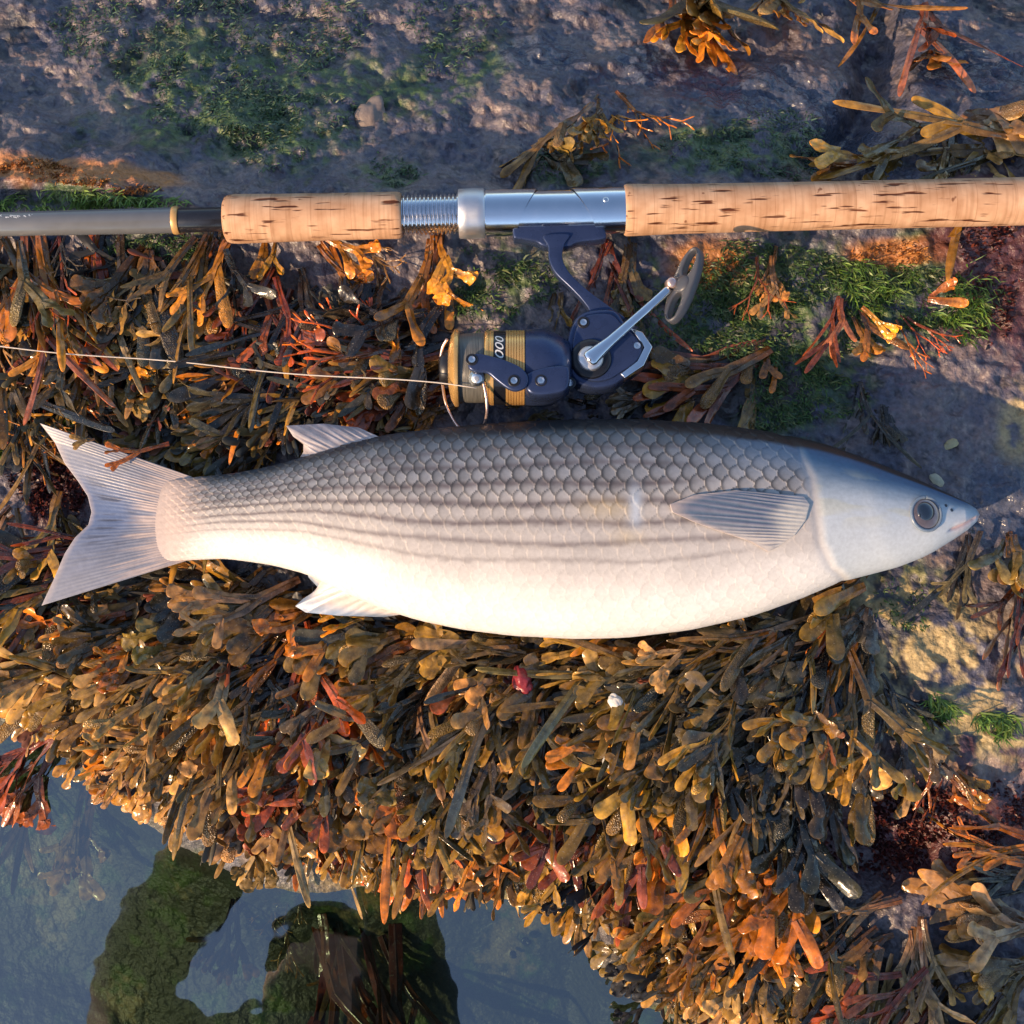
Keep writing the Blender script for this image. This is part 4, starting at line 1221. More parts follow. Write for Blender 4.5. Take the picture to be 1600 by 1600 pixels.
KWORD = {'wrack': 'forked', 'broad': 'broad-bladed', 'strap': 'strap-like', 'paddle': 'stubby', 'fine': 'thin-branched'}
MARKS_L = [(60, 930, 'beside the lower tail lobe'), (230, 930, 'under the lower edge of the tail'), (400, 920, 'behind the anal fin'), (560, 990, 'below the anal fin'), (720, 1010, 'against the belly behind its deepest point'),
           (900, 1025, 'against the deepest part of the belly'), (1080, 1010, 'against the belly below the pectoral fin'), (1250, 980, 'below the gill cover'), (60, 1050, 'by the pool corner under the tail'), (180, 1160, 'on the pool bank below the tail'),
           (300, 1080, 'amid the mat below the tail root'), (350, 1280, 'overhanging the pool below the anal fin'), (480, 1150, 'beside the red forked weed'), (560, 1330, 'dipping into the pool'), (700, 1130, 'between red forked weed and anemone'),
           (700, 1320, 'beside the rusty red strands'), (850, 1150, 'below the red anemone'), (860, 1340, 'hanging over the pool under the anemone'), (1000, 1150, 'beside the white pebble'), (1000, 1330, 'on the pool bank below the pebbles'),
           (1150, 1150, 'in the dark weed below the gills'), (1280, 1130, 'bordering the sandy rock'), (1150, 1320, 'amid the mat left of the dark hollow'), (1270, 1300, 'on the rim of the dark hollow'), (1050, 1520, 'on the pool corner beside the snails'), (1250, 1500, 'below the dark hollow'), (1380, 1540, 'between hollow and fan-shaped weed')]
MARKS_U = [(40, 470, 'hanging under the grey rod blank'), (60, 600, 'around the ringed snail'), (190, 430, 'below the gold rod ring'), (200, 560, 'under the line near the rod blank'), (330, 470, 'below the cork fore grip end'), (330, 600, 'under the middle of the line'),
           (300, 700, 'touching the upper tail edge'), (460, 500, 'below the middle of the cork fore grip'), (450, 600, 'between line and small back fin'), (600, 500, 'below the threaded sleeve'), (620, 590, 'in front of the reel spool'), (560, 650, 'between the back fin and the spool')]

def scatter(poly, ctrl, count, mixfun, marks, group, kinds, **kw):
    xs_ = [p[0] for p in poly]; ys_ = [p[1] for p in poly]
    pts_ = []; tries = 0; dmin = kw.pop('dmin', 40); nf = kw.pop('nf', (5, 6, 7))
    while len(pts_) < count and tries < 60000:
        tries += 1
        x, y = rng.uniform(min(xs_), max(xs_)), rng.uniform(min(ys_), max(ys_))
        if not inside(poly, x, y): continue
        if any((x - a) ** 2 + (y - b) ** 2 < dmin ** 2 for a, b in pts_):
            if rng.random() < 0.985: continue
        pts_.append((x, y))
    for x, y in sorted(pts_, key=lambda p: p[0]):
        dx, dy = flow(ctrl, x, y)
        mx = mixfun(x, y); kd_ = rng.choice(kinds)
        mk = min(marks, key=lambda m_: (m_[0] - x) ** 2 + (m_[1] - y) ** 2)[2]
        lab = WORD[mx] + ' ' + KWORD[kd_] + ' seaweed ' + mk
        # roots lie up-stream so that the frond's middle falls on the spot
        plant(x - dx * 60, y - dy * 60, dx, dy, rng.choice(nf), mx, lab, group, (kd_,), **kw)

def lower_mix(x, y):
    r = rng.random()
    if 1060 < x < 1340 and y < 1180: return 'dark' if r < 0.60 else 'olive'
    if x < 420: return 'tan' if r < 0.48 else ('olive' if r < 0.80 else ('orange' if r < 0.86 else ('red' if r < 0.94 else 'dark')))
    if x < 820: return 'olive' if r < 0.42 else ('dark' if r < 0.72 else ('tan' if r < 0.84 else ('orange' if r < 0.92 else 'red')))
    return 'olive' if r < 0.48 else ('tan' if r < 0.72 else ('dark' if r < 0.86 else ('orange' if r < 0.95 else 'red')))
scatter(LOWER, LFLOW, 150, lower_mix, MARKS_L, 'seaweed plants in the mat below the fish', ('wrack', 'wrack', 'wrack', 'broad', 'broad', 'strap', 'paddle'), dmin=44, lift=0.007, dry=True, size=0.86, nf=(6, 7, 8))
def upper_mix(x, y):
    r = rng.random()
    return 'dark' if r < 0.44 else ('olive' if r < 0.66 else ('red' if r < 0.80 else ('orange' if r < 0.9 else 'tan')))
scatter(UPPERL, UFLOW, 50, upper_mix, MARKS_U, 'seaweed plants in the bed above the fish tail', ('wrack', 'strap', 'strap', 'fine', 'broad'), dmin=44, size=0.84, nf=(6, 7, 8), lift=0.003, pitch=(0, 9))

# look-alikes beside the same mark differ in size
from collections import defaultdict
by_label = defaultdict(list)
for o in list(COL.objects):
    if o.name.startswith('seaweed_plant') and o.get('label'): by_label[o['label']].append(o)
for lab, lst in by_label.items():
    words_ = {2: ['larger', 'smaller'], 3: ['large', 'middling', 'small'], 4: ['very large', 'large', 'small', 'very small']}.get(len(lst))
    if words_:
        lst.sort(key=lambda e: -len(e.children))
        for k, e in enumerate(lst):
            e['label'] = words_[k] + ' ' + lab
            for ch in e.children: ch.scale = ch.scale * (1.1 - 0.12 * k)
# single plants one can pick out: x, y of the holdfast, direction, fronds, hue, kind, size, spread, label
SOLO = [
    (60, 372, .05, 1, 5, 'orange', 'strap', 1.3, .22, 'long orange strap weed hanging straight down from the grey rod blank'),
    (30, 375, .15, 1, 4, 'tan', 'strap', 1.35, .25, 'pale tan strap weed hanging from under the rod tip end'),
    (150, 372, -.05, 1, 5, 'rust', 'strap', 1.15, .22, 'rusty red strap weed hanging beside the long orange one'),
    (92, 378, 0, 1, 4, 'red', 'fine', 1.4, .25, 'thin reddish weed between two hanging strap weeds'),
    (355, 380, -.35, 1, 5, 'orange', 'broad', 1.0, .35, 'orange brown broad weed hanging from the left end of fore grip'),
    (415, 372, .05, 1, 2, 'orange', 'paddle', 0.8, .2, 'small bright orange blade peeping out below the fore grip'),
    (500, 378, .45, 1, 4, 'orange', 'wrack', 0.95, .3, 'orange forked weed slanting down from the middle of fore grip'),
    (560, 380, .6, .8, 3, 'tan', 'fine', 0.9, .3, 'thin tan weed below the right end of fore grip'),
    (685, 372, .02, 1, 4, 'orange', 'wrack', 1.0, .2, 'orange looped weed hanging below the locking ring'),
    (945, 375, .05, 1, 5, 'red', 'strap', 1.0, .4, 'dark red wet weed between the reel stem and the crank'),
    (985, 385, .1, 1, 3, 'olive', 'broad', 0.9, .3, 'olive blade behind the crank arm'),
    (870, 455, -.5, .9, 3, 'olive', 'paddle', 0.8, .5, 'small olive weed in the crook of the reel stem'),
    (640, 565, -1, -.12, 7, 'rust', 'fine', 1.5, .35, 'rusty red thin-branched weed fanning out in front of the spool'),
    (680, 560, -1, .1, 5, 'red', 'strap', 1.3, .3, 'reddish strap weed lying under the spool lip'),
    (430, 555, -.6, .3, 5, 'orange', 'paddle', 1.2, .7, 'cluster of rounded orange blades crossed by the line'),
    (1195, 540, -.85, .6, 6, 'olive', 'broad', 1.25, .28, 'large olive weed fanning from green rock towards the reel'),
    (1190, 560, -1, .35, 6, 'red', 'strap', 1.5, .25, 'long red brown weed lying along the back of the fish'),
    (1195, 580, -.05, 1, 3, 'dark', 'strap', 0.95, .18, 'grey strap weed hanging to the fish back'),
    (1205, 560, .3, .8, 2, 'orange', 'paddle', 0.55, .4, 'tiny orange blades beside the grey strap weed'),
    (1060, 600, -.9, .3, 6, 'dark', 'wrack', 1.1, .5, 'dark weed tucked between the reel and the fish back'),
    (930, 640, -.9, .2, 4, 'dark', 'wrack', 1.0, .5, 'dark weed under the gear housing of the reel'),
    (1312, 480, -.25, 1, 3, 'red', 'strap', 0.75, .2, 'reddish forked weed standing on the green rock'),
    (1335, 490, .5, 1, 3, 'orange', 'broad', 0.62, .35, 'short orange weed beside the reddish one on green rock'),
    (1175, 405, .02, 1, 2, 'red', 'fine', 0.7, .12, 'thin red sprig below the rear cork grip'),
    (1213, 400, .05, 1, 3, 'tan', 'wrack', 0.65, .2, 'small tan sprig beside the thin red sprig'),
    (1350, 610, -.2, 1, 4, 'dark', 'strap', 0.9, .35, 'grey weed hanging over the nape of the fish'),
    (1385, 640, .05, 1, 4, 'dark', 'broad', 0.75, .3, 'broad grey weed with pale tips above the fish head'),
    (1410, 500, .6, .8, 3, 'rust', 'fine', 0.75, .3, 'rusty twig-like weed at the edge of the green rock'),
    (1440, 470, .9, .1, 2, 'orange', 'paddle', 0.6, .4, 'loose orange scrap on the bright green algae'),
    (1105, -25, -.15, 1, 6, 'olive', 'broad', 1.15, .35, 'olive weed hanging beside the blue wet rock'),
    (1060, -10, .1, 1, 4, 'orange', 'wrack', 1.0, .3, 'orange weed hanging left of the olive one on the far rock'),
    (1205, -30, .05, 1, 4, 'tan', 'wrack', 0.9, .35, 'tan weed hanging over the blue wet rock'),
    (1320, -25, .2, 1, 3, 'orange', 'strap', 0.9, .1, 'orange stalk beside the dark cleft'),
    (960, 150, .35, 1, 7, 'orange', 'fine', 1.25, .55, 'tangled orange brown weed above the rear end of reel seat'),
    (930, 165, -.3, 1, 5, 'olive', 'wrack', 0.75, .6, 'olive curl of weed at the foot of the orange tangle'),
    (850, 240, .1, .6, 4, 'olive', 'paddle', 0.75, .8, 'small olive weed on rock above the reel seat'),
    (1440, 20, .1, 1, 3, 'red', 'strap', 0.75, .1, 'red brown stalk leaning over the dark cleft'),
    (1455, 85, 0, .5, 5, 'orange', 'paddle', 0.65, .9, 'yellow orange rosette on the red stalk'),
    (1490, 180, -.6, .8, 6, 'olive', 'wrack', 1.05, .5, 'olive weed spreading left above the rear grip'),
    (1500, 190, .6, .8, 6, 'tan', 'broad', 1.0, .5, 'pale broad weed spreading right above the rear grip'),
    (1600, 215, -.9, .3, 5, 'olive', 'strap', 1.1, .4, 'olive straps reaching in over the rear grip'),
    (1345, 262, -.9, .2, 3, 'orange', 'paddle', 0.75, .5, 'orange brown blade just above the rear cork grip'),
    (1520, 830, -.15, 1, 5, 'dark', 'strap', 0.9, .35, 'grey green weed hanging beneath the fish snout'),
    (1575, 840, -.1, 1, 6, 'olive', 'paddle', 1.0, .5, 'olive stubby weed right of the fish snout'),
    (1600, 900, -.3, 1, 5, 'red', 'strap', 0.9, .4, 'reddish weed behind the stubby weed at the snout'),
    (1350, 968, -.9, .1, 2, 'orange', 'paddle', 0.75, .5, 'glossy orange blade on the sandy rock below the gills'),
    (1320, 985, -.8, .3, 2, 'rust', 'paddle', 0.55, .5, 'small rusty red blade beside the glossy orange one'),
    (1375, 1060, .6, 1, 3, 'dark', 'wrack', 0.8, .3, 'curved dark weed edging the sandy rock'),
    (1470, 1195, -.35, 1, 3, 'rust', 'strap', 0.55, .25, 'rusty red weed drooping over the dark hollow'),
    (1480, 1200, .6, .7, 3, 'orange', 'broad', 0.62, .35, 'orange fan weed on the dark red crust'),
    (1420, 1225, -.1, 1, 2, 'tan', 'paddle', 0.55, .4, 'single tan blade above the dark hollow'),
    (1625, 1325, -1, .05, 6, 'orange', 'strap', 0.95, .22, 'long orange straps lying across the dark red crust'),
    (1625, 1365, -1, .05, 4, 'dark', 'strap', 0.9, .2, 'grey straps lying under the long orange straps'),
    (1630, 1450, -1, .1, 8, 'tan', 'broad', 1.15, .5, 'large pale tan fan-shaped weed below the orange straps'),
    (1620, 1500, -.95, .45, 6, 'olive', 'broad', 1.05, .45, 'olive broad weed under the tan fan-shaped weed'),
    (1390, 1400, -.9, .3, 4, 'tan', 'strap', 0.9, .35, 'pale tan curled weed on the lip of the dark hollow'),
    (1430, 1440, .1, 1, 5, 'tan', 'wrack', 1.0, .35, 'tan forked weed below the dark hollow'),
    (1480, 1530, -.5, 1, 6, 'olive', 'wrack', 1.05, .55, 'olive weed in the corner below the fan-shaped weed'),
    (1560, 1560, -.2, 1, 6, 'dark', 'wrack', 1.05, .6, 'dark weed in the wet corner beside the fan-shaped weed'),
    (1500, 1600, -.3, .8, 5, 'orange', 'wrack', 1.0, .6, 'orange brown weed beside the wet corner'),
    (478, 985, .1, 1, 4, 'rust', 'wrack', 1.35, .22, 'coral red forked weed below the anal fin'),
    (495, 1040, .8, .6, 2, 'rust', 'fine', 1.0, .2, 'thin coral red twig branching right of the forked one'),
    (640, 1170, .2, 1, 5, 'rust', 'strap', 1.25, .2, 'fiery orange red strands running down to the pool'),
    (655, 1230, .15, 1, 4, 'orange', 'strap', 1.15, .2, 'orange strands lying beside the fiery red ones'),
    (815, 1090, -.12, 1, 5, 'tan', 'broad', 1.25, .2, 'tan fan weed hanging from below the red anemone'),
    (1100, 1100, -.65, .8, 4, 'orange', 'broad', 1.35, .3, 'orange brown broad weed slanting below the pectoral fin'),
    (1000, 1290, .05, 1, 6, 'tan', 'paddle', 1.35, .5, 'warty pale weed cluster on the pool bank'),
    (1270, 1080, -.2, 1, 6, 'dark', 'strap', 1.3, .3, 'long grey weed fanning down from below the gills'),
    (1250, 1090, -.9, .3, 5, 'dark', 'broad', 1.3, .3, 'broad grey weed fanning left from below the gills'),
    (90, 1150, -.7, .8, 5, 'red', 'wrack', 1.0, .3, 'reddish weed reaching into the pool at its bank'),
    (20, 800, -.4, .8, 5, 'tan', 'wrack', 1.0, .5, 'tan weed in the notch of the tail fin'),
    (95, 790, .3, .9, 4, 'olive', 'broad', 0.8, .4, 'olive weed beside the fork of the tail'),
    (40, 850, -.3, .8, 5, 'dark', 'wrack', 0.95, .6, 'dark weed left of the lower tail lobe'),
    (40, 640, 0, 1, 4, 'olive', 'strap', 0.9, .3, 'olive straps above the upper tail tip'),
]
for (x, y, dx, dy, n, hue, kd_, sz, spr, lab) in SOLO:
    plant(x, y, dx, dy, n, hue, lab, None, (kd_,), size=sz * (1.1 if y < 300 else 0.80), spread=spr, lift=0.005, pitch=(0, 10), jitter=7, colour=hue)

# scraps of weed lying on the tail
for (x, y, dx, dy, hue, kd_, sz, lab) in [(150, 688, -1, .05, 'olive', 'paddle', 0.34, 'small brown blade lying on the upper tail lobe'),
                                           (262, 690, -.9, .25, 'orange', 'wrack', 0.46, 'orange forked scrap lying on the upper tail edge')]:
    plant(x, y, dx, dy, 1, hue, lab, None, (kd_,), size=sz, spread=.25, colour=hue, lies_on=P(x, y, 0.0385))

# fronds under the water
for (x, y, dx, dy, n, hue, kd_, sz, lab) in [(60, 1215, -.5, .8, 4, 'tan', 'strap', 1.0, 'faint pale fronds under water at the pool bank'),
                                              (150, 1250, -.3, 1, 4, 'tan', 'wrack', 1.0, 'faint tan fronds under water beside the bank'),
                                              (520, 1440, .1, 1, 5, 'rust', 'strap', 1.7, 'rusty red fronds sinking deep into the pool'),
                                              (575, 1460, .1, 1, 4, 'red', 'strap', 1.5, 'dark red fronds sinking into the pool'),
                                              (370, 1400, -.2, 1, 4, 'olive', 'wrack', 0.9, 'olive fronds hanging under the pool surface'),
                                              (450, 1390, -.4, 1, 3, 'tan', 'fine', 1.1, 'thin pale fronds under the pool surface'),
                                              (510, 1390, .1, 1, 4, 'olive', 'strap', 0.9, 'olive fronds dipping under beside the rusty red ones')]:
    e = plant(x, y, dx, dy, n, hue, lab, None, (kd_,), size=sz * 0.75, spread=.35, lift=0.002, pitch=(-14, -4), colour=hue)
    e.location.z = min(e.location.z, WATER_Z - 0.018)

# no frond may pass through the fish, the rod or the reel: press it down where it would
bpy.context.view_layer.update()
TAILP = [(300, 745), (220, 715), (150, 688), (100, 668), (60, 658), (84, 692), (120, 752), (142, 800), (117, 840), (84, 905), (62, 948), (120, 932), (200, 902), (296, 874)]
TPX = np.array(TAILP, float)
def inside_np(poly, x, y):
    r = np.zeros(x.shape, bool); n = len(poly)
    for i in range(n):
        x1, y1 = poly[i]; x2, y2 = poly[(i + 1) % n]
        r ^= ((y1 > y) != (y2 > y)) & (x < (x2 - x1) * (y - y1) / (y2 - y1 + 1e-9) + x1)
    return r
_cache = {}
for o in list(COL.objects):
    if not o.name.startswith('frond') or o.parent is None or 'lying on' in o.parent['label']: continue
    if o.data.name not in _cache: _cache[o.data.name] = mesh_xyz(o.data)
    M4 = np.array(o.matrix_world); w_ = _cache[o.data.name] @ M4[:3, :3].T + M4[:3, 3]
    qx_, qy_ = proj(w_[:, 0], w_[:, 1], FZ)
    t_, b_ = fish_top(qx_), fish_bot(qx_); h_ = np.maximum((b_ - t_) / 2, 1e-3); u_ = ((t_ + b_) / 2 - qy_) / h_
    body_in = (qx_ > 236) & (qx_ < 1528) & (np.abs(u_) < 1)
    lim = np.full(len(w_), 9.0)
    und = fish_zc(qx_) - fish_h(qx_) * np.sqrt(np.clip(1 - u_ ** 2, 0, 1)) - 0.001
    lim = np.where(body_in, und, lim)
    px_, py_ = proj(w_[:, 0], w_[:, 1], w_[:, 2])
    lim = np.where(inside_np(TAILP, px_, py_), np.minimum(lim, 0.0265), lim)
    fin_d = (px_ > 445) & (px_ < 600) & (py_ > 660) & (py_ < 722); fin_a = (px_ > 458) & (px_ < 640) & (py_ > 890) & (py_ < 966)
    lim = np.where(fin_d, np.minimum(lim, 0.028), lim); lim = np.where(fin_a, np.minimum(lim, 0.022), lim)
    ax_d = np.abs(py_ - (350 - 0.0222 * px_))
    lim = np.where(ax_d < np.where(px_ < 350, 21, 42), np.minimum(lim, np.where(px_ < 350, 0.027, 0.0195)), lim)
    reel_in = (px_ > 684) & (px_ < 1020) & (py_ > 500) & (py_ < 640) | (px_ > 845) & (px_ < 975) & (py_ > 365) & (py_ < 510)
    lim = np.where(reel_in, np.minimum(lim, 0.0155), lim)
    if any(t in o.parent['label'] for t in ('under water', 'under the pool surface', 'sinking', 'dipping under')): lim = np.minimum(lim, WATER_Z - 0.003)
    v_ = float(np.max(w_[:, 2] - lim))
    if v_ > 0: o.location.z -= min(v_ + 0.0005, 0.045)

# low weed between the plants: too small and dense to count
def undergrowth(name, polys, count, label, tone):
    Vs, Fs, T_, C_ = [], [], [], []; off = 0
    src = []
    for me in PROTO['paddle'] + PROTO['wrack'][:6]:
        f = [list(p.vertices) for p in me.polygons if len(p.vertices) == 4]
        src.append((mesh_xyz(me), np.array(f)))
    k = 0
    while k < count:
        poly, ctrl = polys[k % len(polys)]
        x, y = rng.uniform(min(p[0] for p in poly), max(p[0] for p in poly)), rng.uniform(min(p[1] for p in poly), max(p[1] for p in poly))
        if not inside(poly, x, y): continue
        k += 1
        dx, dy = flow(ctrl, x, y)
        g0 = on_ground(x, y); yaw = img_dir(x, y, dx, dy) + rng.gauss(0, .8)
        v, f = rng.choice(src)
        M_ = np.array(Matrix.Rotation(yaw, 3, 'Z') @ Matrix.Rotation(R(-rng.uniform(0, 14)), 3, 'Y') @ Matrix.Rotation(R(rng.gauss(0, 25)), 3, 'X'))
        vv = (v * rng.uniform(0.45, 0.75)) @ M_.T + g0 + np.array([0, 0, 0.001])
        Vs.append(vv); Fs.append(f + off); off += len(v)
        c_ = np.array(rng.choice(PAL[rng.choice(tone)])) * rng.uniform(.6, 1.0); C_.append(np.tile(c_, (len(v), 1)))
    o = link(name, raw_mesh(name, np.concatenate(Vs), np.concatenate(Fs), col=np.concatenate(C_)), M_TUFT)
    tag(o, label, 'seaweed', kind='stuff')
undergrowth('seaweed_undergrowth', [(LOWER, LFLOW), (LOWER, LFLOW), (UPPERL, UFLOW)], 520, 'short dark weed filling the gaps between larger seaweed plants', ['dark', 'dark', 'red', 'olive'])

# ------------------------------------------------------------------ fine algae turf
def turf(name, spots, label, cat, cols, ln=(0.003, 0.0085), flowd=(0.2, 1), lean=0.7, width=0.00038):
    r = np.random.default_rng(len(name) * 7 + len(spots))
    B, H, W, Cc = [], [], [], []
    for (cx, cy, rx, ry, n) in spots:
        n = int(n * 1.7)
        a = r.uniform(0, 2 * math.pi, n); rad = np.sqrt(r.uniform(0, 1, n)) * (1 + 0.25 * np.sin(a * 3 + cx))
        x = cx + rx * rad * np.cos(a); y = cy + ry * rad * np.sin(a)
        p = P(x, y, 0.0)
        keep = fbm(p[:, 0] * 60, p[:, 1] * 60, 5, 3) + r.uniform(-.35, .35, n) > -0.12
        x, y = x[keep], y[keep]
        z = np.zeros(len(x))
        for _ in range(3):
            p = P(x, y, z); z = ground(p[:, 0], p[:, 1])
        p = P(x, y, z); m_ = len(x)
        yaw = math.atan2(-flowd[1], flowd[0]) + r.normal(0, 0.7, m_)
        l_ = r.uniform(*ln, m_)
        d = np.stack([np.cos(yaw) * lean, np.sin(yaw) * lean, np.sqrt(1 - lean ** 2) * r.uniform(0.3, 1, m_)], -1) * l_[:, None]
        lat = np.stack([-np.sin(yaw), np.cos(yaw), r.normal(0, .4, m_)], -1) * (width * r.uniform(.6, 1.5, m_))[:, None]
        p0 = p - np.array([0, 0, 0.0006])
        mid = p0 + d * 0.55 + np.array([0, 0, 1]) * (l_ * 0.12)[:, None]
        tip = p0 + d + r.normal(0, 0.001, (m_, 3))
        B.append(np.stack([p0 - lat, p0 + lat, mid + lat, mid - lat, tip], 1))
        cc = np.array(cols)[r.integers(0, len(cols), m_)] * r.uniform(.6, 1.35, (m_, 1))
        Cc.append(np.repeat(cc, 5, 0))
    B = np.concatenate(B); n = len(B); Cc = np.concatenate(Cc)
    base = (np.arange(n) * 5)[:, None]
    T3 = np.concatenate([base + np.array([[0, 1, 2]]), base + np.array([[0, 2, 3]]), base + np.array([[3, 2, 4]])])
    o = link(name, raw_mesh(name, B.reshape(-1, 3), T3, col=np.clip(Cc, .004, 1)), M_TUFT)
    tag(o, label, cat, kind='stuff')
G1 = [(0.050, 0.105, 0.030), (0.075, 0.145, 0.035), (0.035, 0.075, 0.030), (0.11, 0.14, 0.05)]
G2 = [(0.035, 0.080, 0.045), (0.05, 0.10, 0.055), (0.09, 0.12, 0.07)]
G3 = [(0.12, 0.22, 0.03), (0.09, 0.18, 0.03), (0.16, 0.24, 0.05)]
turf('green_algae_turf', [(330, 80, 220, 110, 3800), (430, 190, 110, 60, 1300), (700, 50, 70, 60, 350), (1180, 225, 130, 50, 1100), (880, 250, 60, 30, 300), (610, 265, 40, 30, 300)], 'soft green algae turf on the rock behind the rod', 'algae', G2 + G1[:1])
turf('green_algae_mat', [(1290, 470, 230, 85, 4200), (1130, 480, 130, 90, 1800), (775, 445, 85, 60, 1200), (1245, 610, 90, 60, 1300), (250, 385, 70, 22, 350), (1400, 940, 60, 40, 160)], 'dark green algae mat between the rear grip and the fish', 'algae', G1)
turf('bright_green_algae', [(1500, 470, 50, 55, 380), (1360, 440, 60, 40, 300), (1465, 1105, 22, 22, 240), (1555, 1130, 30, 22, 180), (15, 690, 40, 30, 260), (100, 660, 22, 10, 90), (120, 312, 150, 13, 600)], 'bright green algae strands in small patches on the rock', 'algae', G3, ln=(0.006, 0.016))
turf('red_algae_turf', [(85, 760, 65, 65, 1300), (45, 960, 50, 45, 600), (1480, 1290, 150, 80, 2600), (1350, 1320, 60, 50, 500), (1555, 420, 50, 100, 700), (95, 1110, 45, 20, 350)], 'dark red grainy algae turf on the rock', 'algae', [(0.10, 0.020, 0.018), (0.06, 0.015, 0.016), (0.15, 0.035, 0.022), (0.045, 0.02, 0.02)], ln=(0.002, 0.0055), lean=0.5, width=0.0009)
turf('orange_algae_crust', [(50, 262, 70, 12, 700), (130, 280, 80, 9, 600), (210, 295, 50, 7, 250), (1110, 420, 45, 30, 350), (1400, 395, 60, 16, 260)], 'dry orange algae crust along the rock ledge', 'algae', [(0.42, 0.15, 0.03), (0.50, 0.22, 0.05), (0.30, 0.10, 0.03)], ln=(0.002, 0.006), lean=0.4)

# ------------------------------------------------------------------ snails, pebbles, anemone
def spiral_shell(r, turns=2.6, n=90, seg=12):
    t = np.linspace(0, 1, n); a = t * turns * 2 * math.pi
    rad = r * 0.62 * (0.06 + 0.94 * t ** 1.3); tub = r * 0.46 * (0.08 + 0.92 * t ** 1.2)
    path = np.stack([rad * np.cos(a), rad * np.sin(a), r * 0.75 * (1 - t) + tub], -1)
    return tube(path, tub, seg)
for (x, y, r, colr_, lab, lift) in [(80, 568, 0.0048, (0.52, 0.48, 0.42), 'pale ringed snail shell among the seaweed above the tail', 0.010),
                                     (822, 1466, 0.0038, (0.02, 0.02, 0.022), 'black snail in the pool beside the seaweed corner', 0.006),
                                     (801, 1490, 0.0030, (0.03, 0.028, 0.026), 'smaller black snail in the pool next to the larger one', 0.005),
                                     (68, 1208, 0.0040, (0.02, 0.02, 0.022), 'black snail at the pool bank below the tail', 0.003)]:
    Vv, Ff = spiral_shell(r)
    o = link('snail_shell', raw_mesh('snail_shell', Vv, Ff), mat_plain('shell_' + str(x), colr_, 0, 0.3, var=0.35, vscale=500))
    b0 = on_ground(x, y); o.location = b0 + np.array([0, 0, lift - r * 0.4]); o.rotation_euler = (R(rng.uniform(-30, 30)), R(rng.uniform(-30, 30)), rng.uniform(0, 6))
    tag(o, lab, 'snail')
def pebble(x, y, rx, ry, rz, col_, lab, cat, name, lift, rough=0.5):
    bm = bmesh.new(); bmesh.ops.create_icosphere(bm, subdivisions=4, radius=1)
    for v in bm.verts:
        n_ = fbm(np.array(v.co.x * 1.3 + x), np.array(v.co.y * 1.3 + v.co.z), 7, 3)
        v.co = Vector((v.co.x * rx, v.co.y * ry, v.co.z * rz)) * (1 + 0.34 * float(n_))
    me = bpy.data.meshes.new(name); bm.to_mesh(me); bm.free()
    me.polygons.foreach_set('use_smooth', np.full(len(me.polygons), True))
    o = link(name, me, mat_plain(name + str(x), col_, 0, rough, bump=(700, 0.3), var=0.25, vscale=260))
    o.location = on_ground(x, y) + np.array([0, 0, lift]); o.rotation_euler = (0, 0, rng.uniform(0, 3))
    tag(o, lab, cat)
    return o
pebble(958, 1101, 0.0062, 0.0042, 0.003, (0.62, 0.60, 0.55), 'small white oval pebble caught in the seaweed mat', 'pebble', 'pebble', 0.028)
pebble(950, 1187, 0.0052, 0.0050, 0.0035, (0.42, 0.44, 0.45), 'grey rounded pebble in the seaweed below the white one', 'pebble', 'pebble', 0.027)
pebble(1485, 695, 0.0055, 0.003, 0.002, (0.40, 0.34, 0.18), 'small yellowish pebble above the fish head', 'pebble', 'pebble', 0.001)
pebble(1462, 750, 0.0050, 0.003, 0.002, (0.42, 0.40, 0.28), 'tiny pale pebble just above the fish eye', 'pebble', 'pebble', 0.001)
pebble(580, 185, 0.016, 0.010, 0.006, (0.20, 0.16, 0.14), 'brown stone chip on the rock behind the fore grip', 'stone', 'stone', 0.001)
an = pebble(815, 1068, 0.0066, 0.0085, 0.0055, (0.24, 0.028, 0.036), 'red jelly-like anemone among seaweed below the belly', 'anemone', 'anemone', 0.022, rough=0.3)

# ------------------------------------------------------------------ the photographer, seen only as a reflection in the pool
J = {'pelvis': (-.36, -.86, .93), 'waist': (-.35, -.80, 1.10), 'chest': (-.34, -.66, 1.30), 'neck': (-.33, -.56, 1.43), 'head': (-.32, -.50, 1.53), 'crown': (-.31, -.46, 1.64),
     'shl': (-.53, -.60, 1.39), 'ell': (-.55, -.46, 1.17), 'wrl': (-.42, -.27, 1.12), 'hal': (-.38, -.21, 1.12),
     'shr': (-.15, -.60, 1.39), 'elr': (-.15, -.47, 1.17), 'wrr': (-.17, -.29, 1.12), 'har': (-.17, -.22, 1.12),
     'hpl': (-.45, -.87, .88), 'knl': (-.47, -.84, .50), 'anl': (-.47, -.92, .09), 'tol': (-.47, -.78, .035),
     'hpr': (-.27, -.87, .88), 'knr': (-.25, -.84, .50), 'anr': (-.25, -.92, .09), 'tor': (-.25, -.78, .035)}
RADI = {'pelvis': .15, 'waist': .15, 'chest': .17, 'neck': .06, 'head': .095, 'crown': .075, 'shl': .085, 'ell': .075, 'wrl': .055, 'hal': .038, 'shr': .085, 'elr': .075, 'wrr': .055, 'har': .038,
        'hpl': .10, 'knl': .07, 'anl': .052, 'tol': .045, 'hpr': .10, 'knr': .07, 'anr': .052, 'tor': .045}
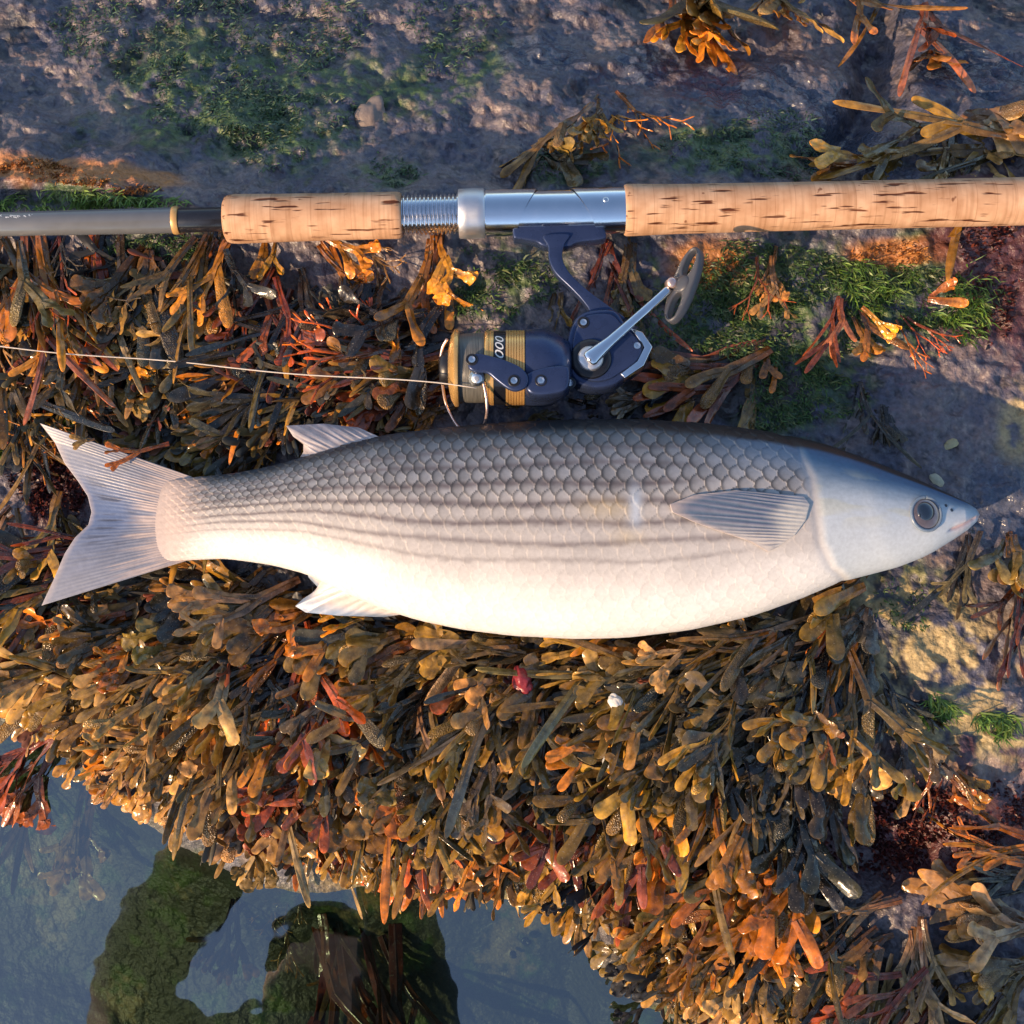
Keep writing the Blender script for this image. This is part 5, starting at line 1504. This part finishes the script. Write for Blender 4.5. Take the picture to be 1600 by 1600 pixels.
ED = [('pelvis', 'waist'), ('waist', 'chest'), ('chest', 'neck'), ('neck', 'head'), ('head', 'crown'), ('chest', 'shl'), ('shl', 'ell'), ('ell', 'wrl'), ('wrl', 'hal'), ('chest', 'shr'), ('shr', 'elr'), ('elr', 'wrr'), ('wrr', 'har'),
      ('pelvis', 'hpl'), ('hpl', 'knl'), ('knl', 'anl'), ('anl', 'tol'), ('pelvis', 'hpr'), ('hpr', 'knr'), ('knr', 'anr'), ('anr', 'tor')]
nm_ = list(J); vts = [J[k] for k in nm_]; rds = [RADI[k] for k in nm_]; eds = [(nm_.index(a), nm_.index(b_)) for a, b_ in ED]
for hand, sgn_ in (('hal', 1), ('har', -1)):      # five fingers on each hand
    hx, hy, hz = J[hand]; hi = nm_.index(hand)
    for k, (ox, l_) in enumerate([(-.028, .06), (-.010, .072), (.008, .07), (.025, .058), (.040 * sgn_, .035)]):
        b0 = len(vts)
        if k < 4:
            vts += [(hx + ox, hy + .035, hz + .005), (hx + ox * 1.1, hy + .035 + l_ * .55, hz - .003), (hx + ox * 1.1, hy + .03 + l_ * .95, hz - .025)]
        else:
            vts += [(hx + ox, hy + .005, hz - .005), (hx + ox * 1.5, hy + .03, hz - .012), (hx + ox * 1.5, hy + .055, hz - .018)]
        rds += [.010, .009, .008]; eds += [(hi, b0), (b0, b0 + 1), (b0 + 1, b0 + 2)]
pm_ = bpy.data.meshes.new('person_body'); pm_.from_pydata(vts, eds, []); pm_.update()
po = bpy.data.objects.new('body_tmp', pm_); COL.objects.link(po)
sk = po.modifiers.new('skin', 'SKIN')
for i, r_ in enumerate(rds):
    pm_.skin_vertices[0].data[i].radius = (r_, r_)
    pm_.skin_vertices[0].data[i].use_root = (i == 0)
sb = po.modifiers.new('sub', 'SUBSURF'); sb.levels = 2; sb.render_levels = 2
bpy.context.view_layer.update()
bmesh_ = bpy.data.meshes.new_from_object(po.evaluated_get(bpy.context.evaluated_depsgraph_get()))
bpy.data.objects.remove(po)
pv = mesh_xyz(bmesh_)
cl = np.tile(np.array([[0.016, 0.018, 0.024]]), (len(pv), 1))
cl[pv[:, 2] < 0.92] = (0.022, 0.022, 0.025)
cl[pv[:, 2] < 0.16] = (0.012, 0.011, 0.010)
hd_m = (pv[:, 2] > 1.45) & (np.abs(pv[:, 0] + .32) < .13)
cl[hd_m] = (0.42, 0.26, 0.19)
cl[(pv[:, 1] > -0.27) & (pv[:, 2] < 1.25)] = (0.42, 0.26, 0.19)
pers = empty('person', (-.36, -.86, 0.0))
tag(pers, 'person in dark jacket and trousers leaning over the pool, mirrored in its water', 'person')
bmesh_.transform(Matrix.Translation((.36, .86, 0)))
a = bmesh_.color_attributes.new('Col', 'FLOAT_COLOR', 'POINT'); a.data.foreach_set('color', np.concatenate([cl, np.ones((len(cl), 1))], 1).astype(np.float32).ravel())
bmesh_.polygons.foreach_set('use_smooth', np.full(len(bmesh_.polygons), True))
M_CLOTH, nt, b, at = mat_vcol('clothes_and_skin', rough=0.75, spec=0.25, bump=(60, 0.3, 0.004), var=0.15, vscale=40)
bmesh_.materials.clear()
link('body', bmesh_, M_CLOTH, pers)
Vv, Ff = dome(0, 0, .105, .11, 0, 28, 10)
o = link('woollen_hat', raw_mesh('woollen_hat', Vv, Ff), mat_plain('dark_wool', (0.02, 0.02, 0.025), 0, 0.9, bump=(120, .5)), pers)
o.location = (.05, .385, 1.60); o.rotation_euler = (R(-22), 0, 0)
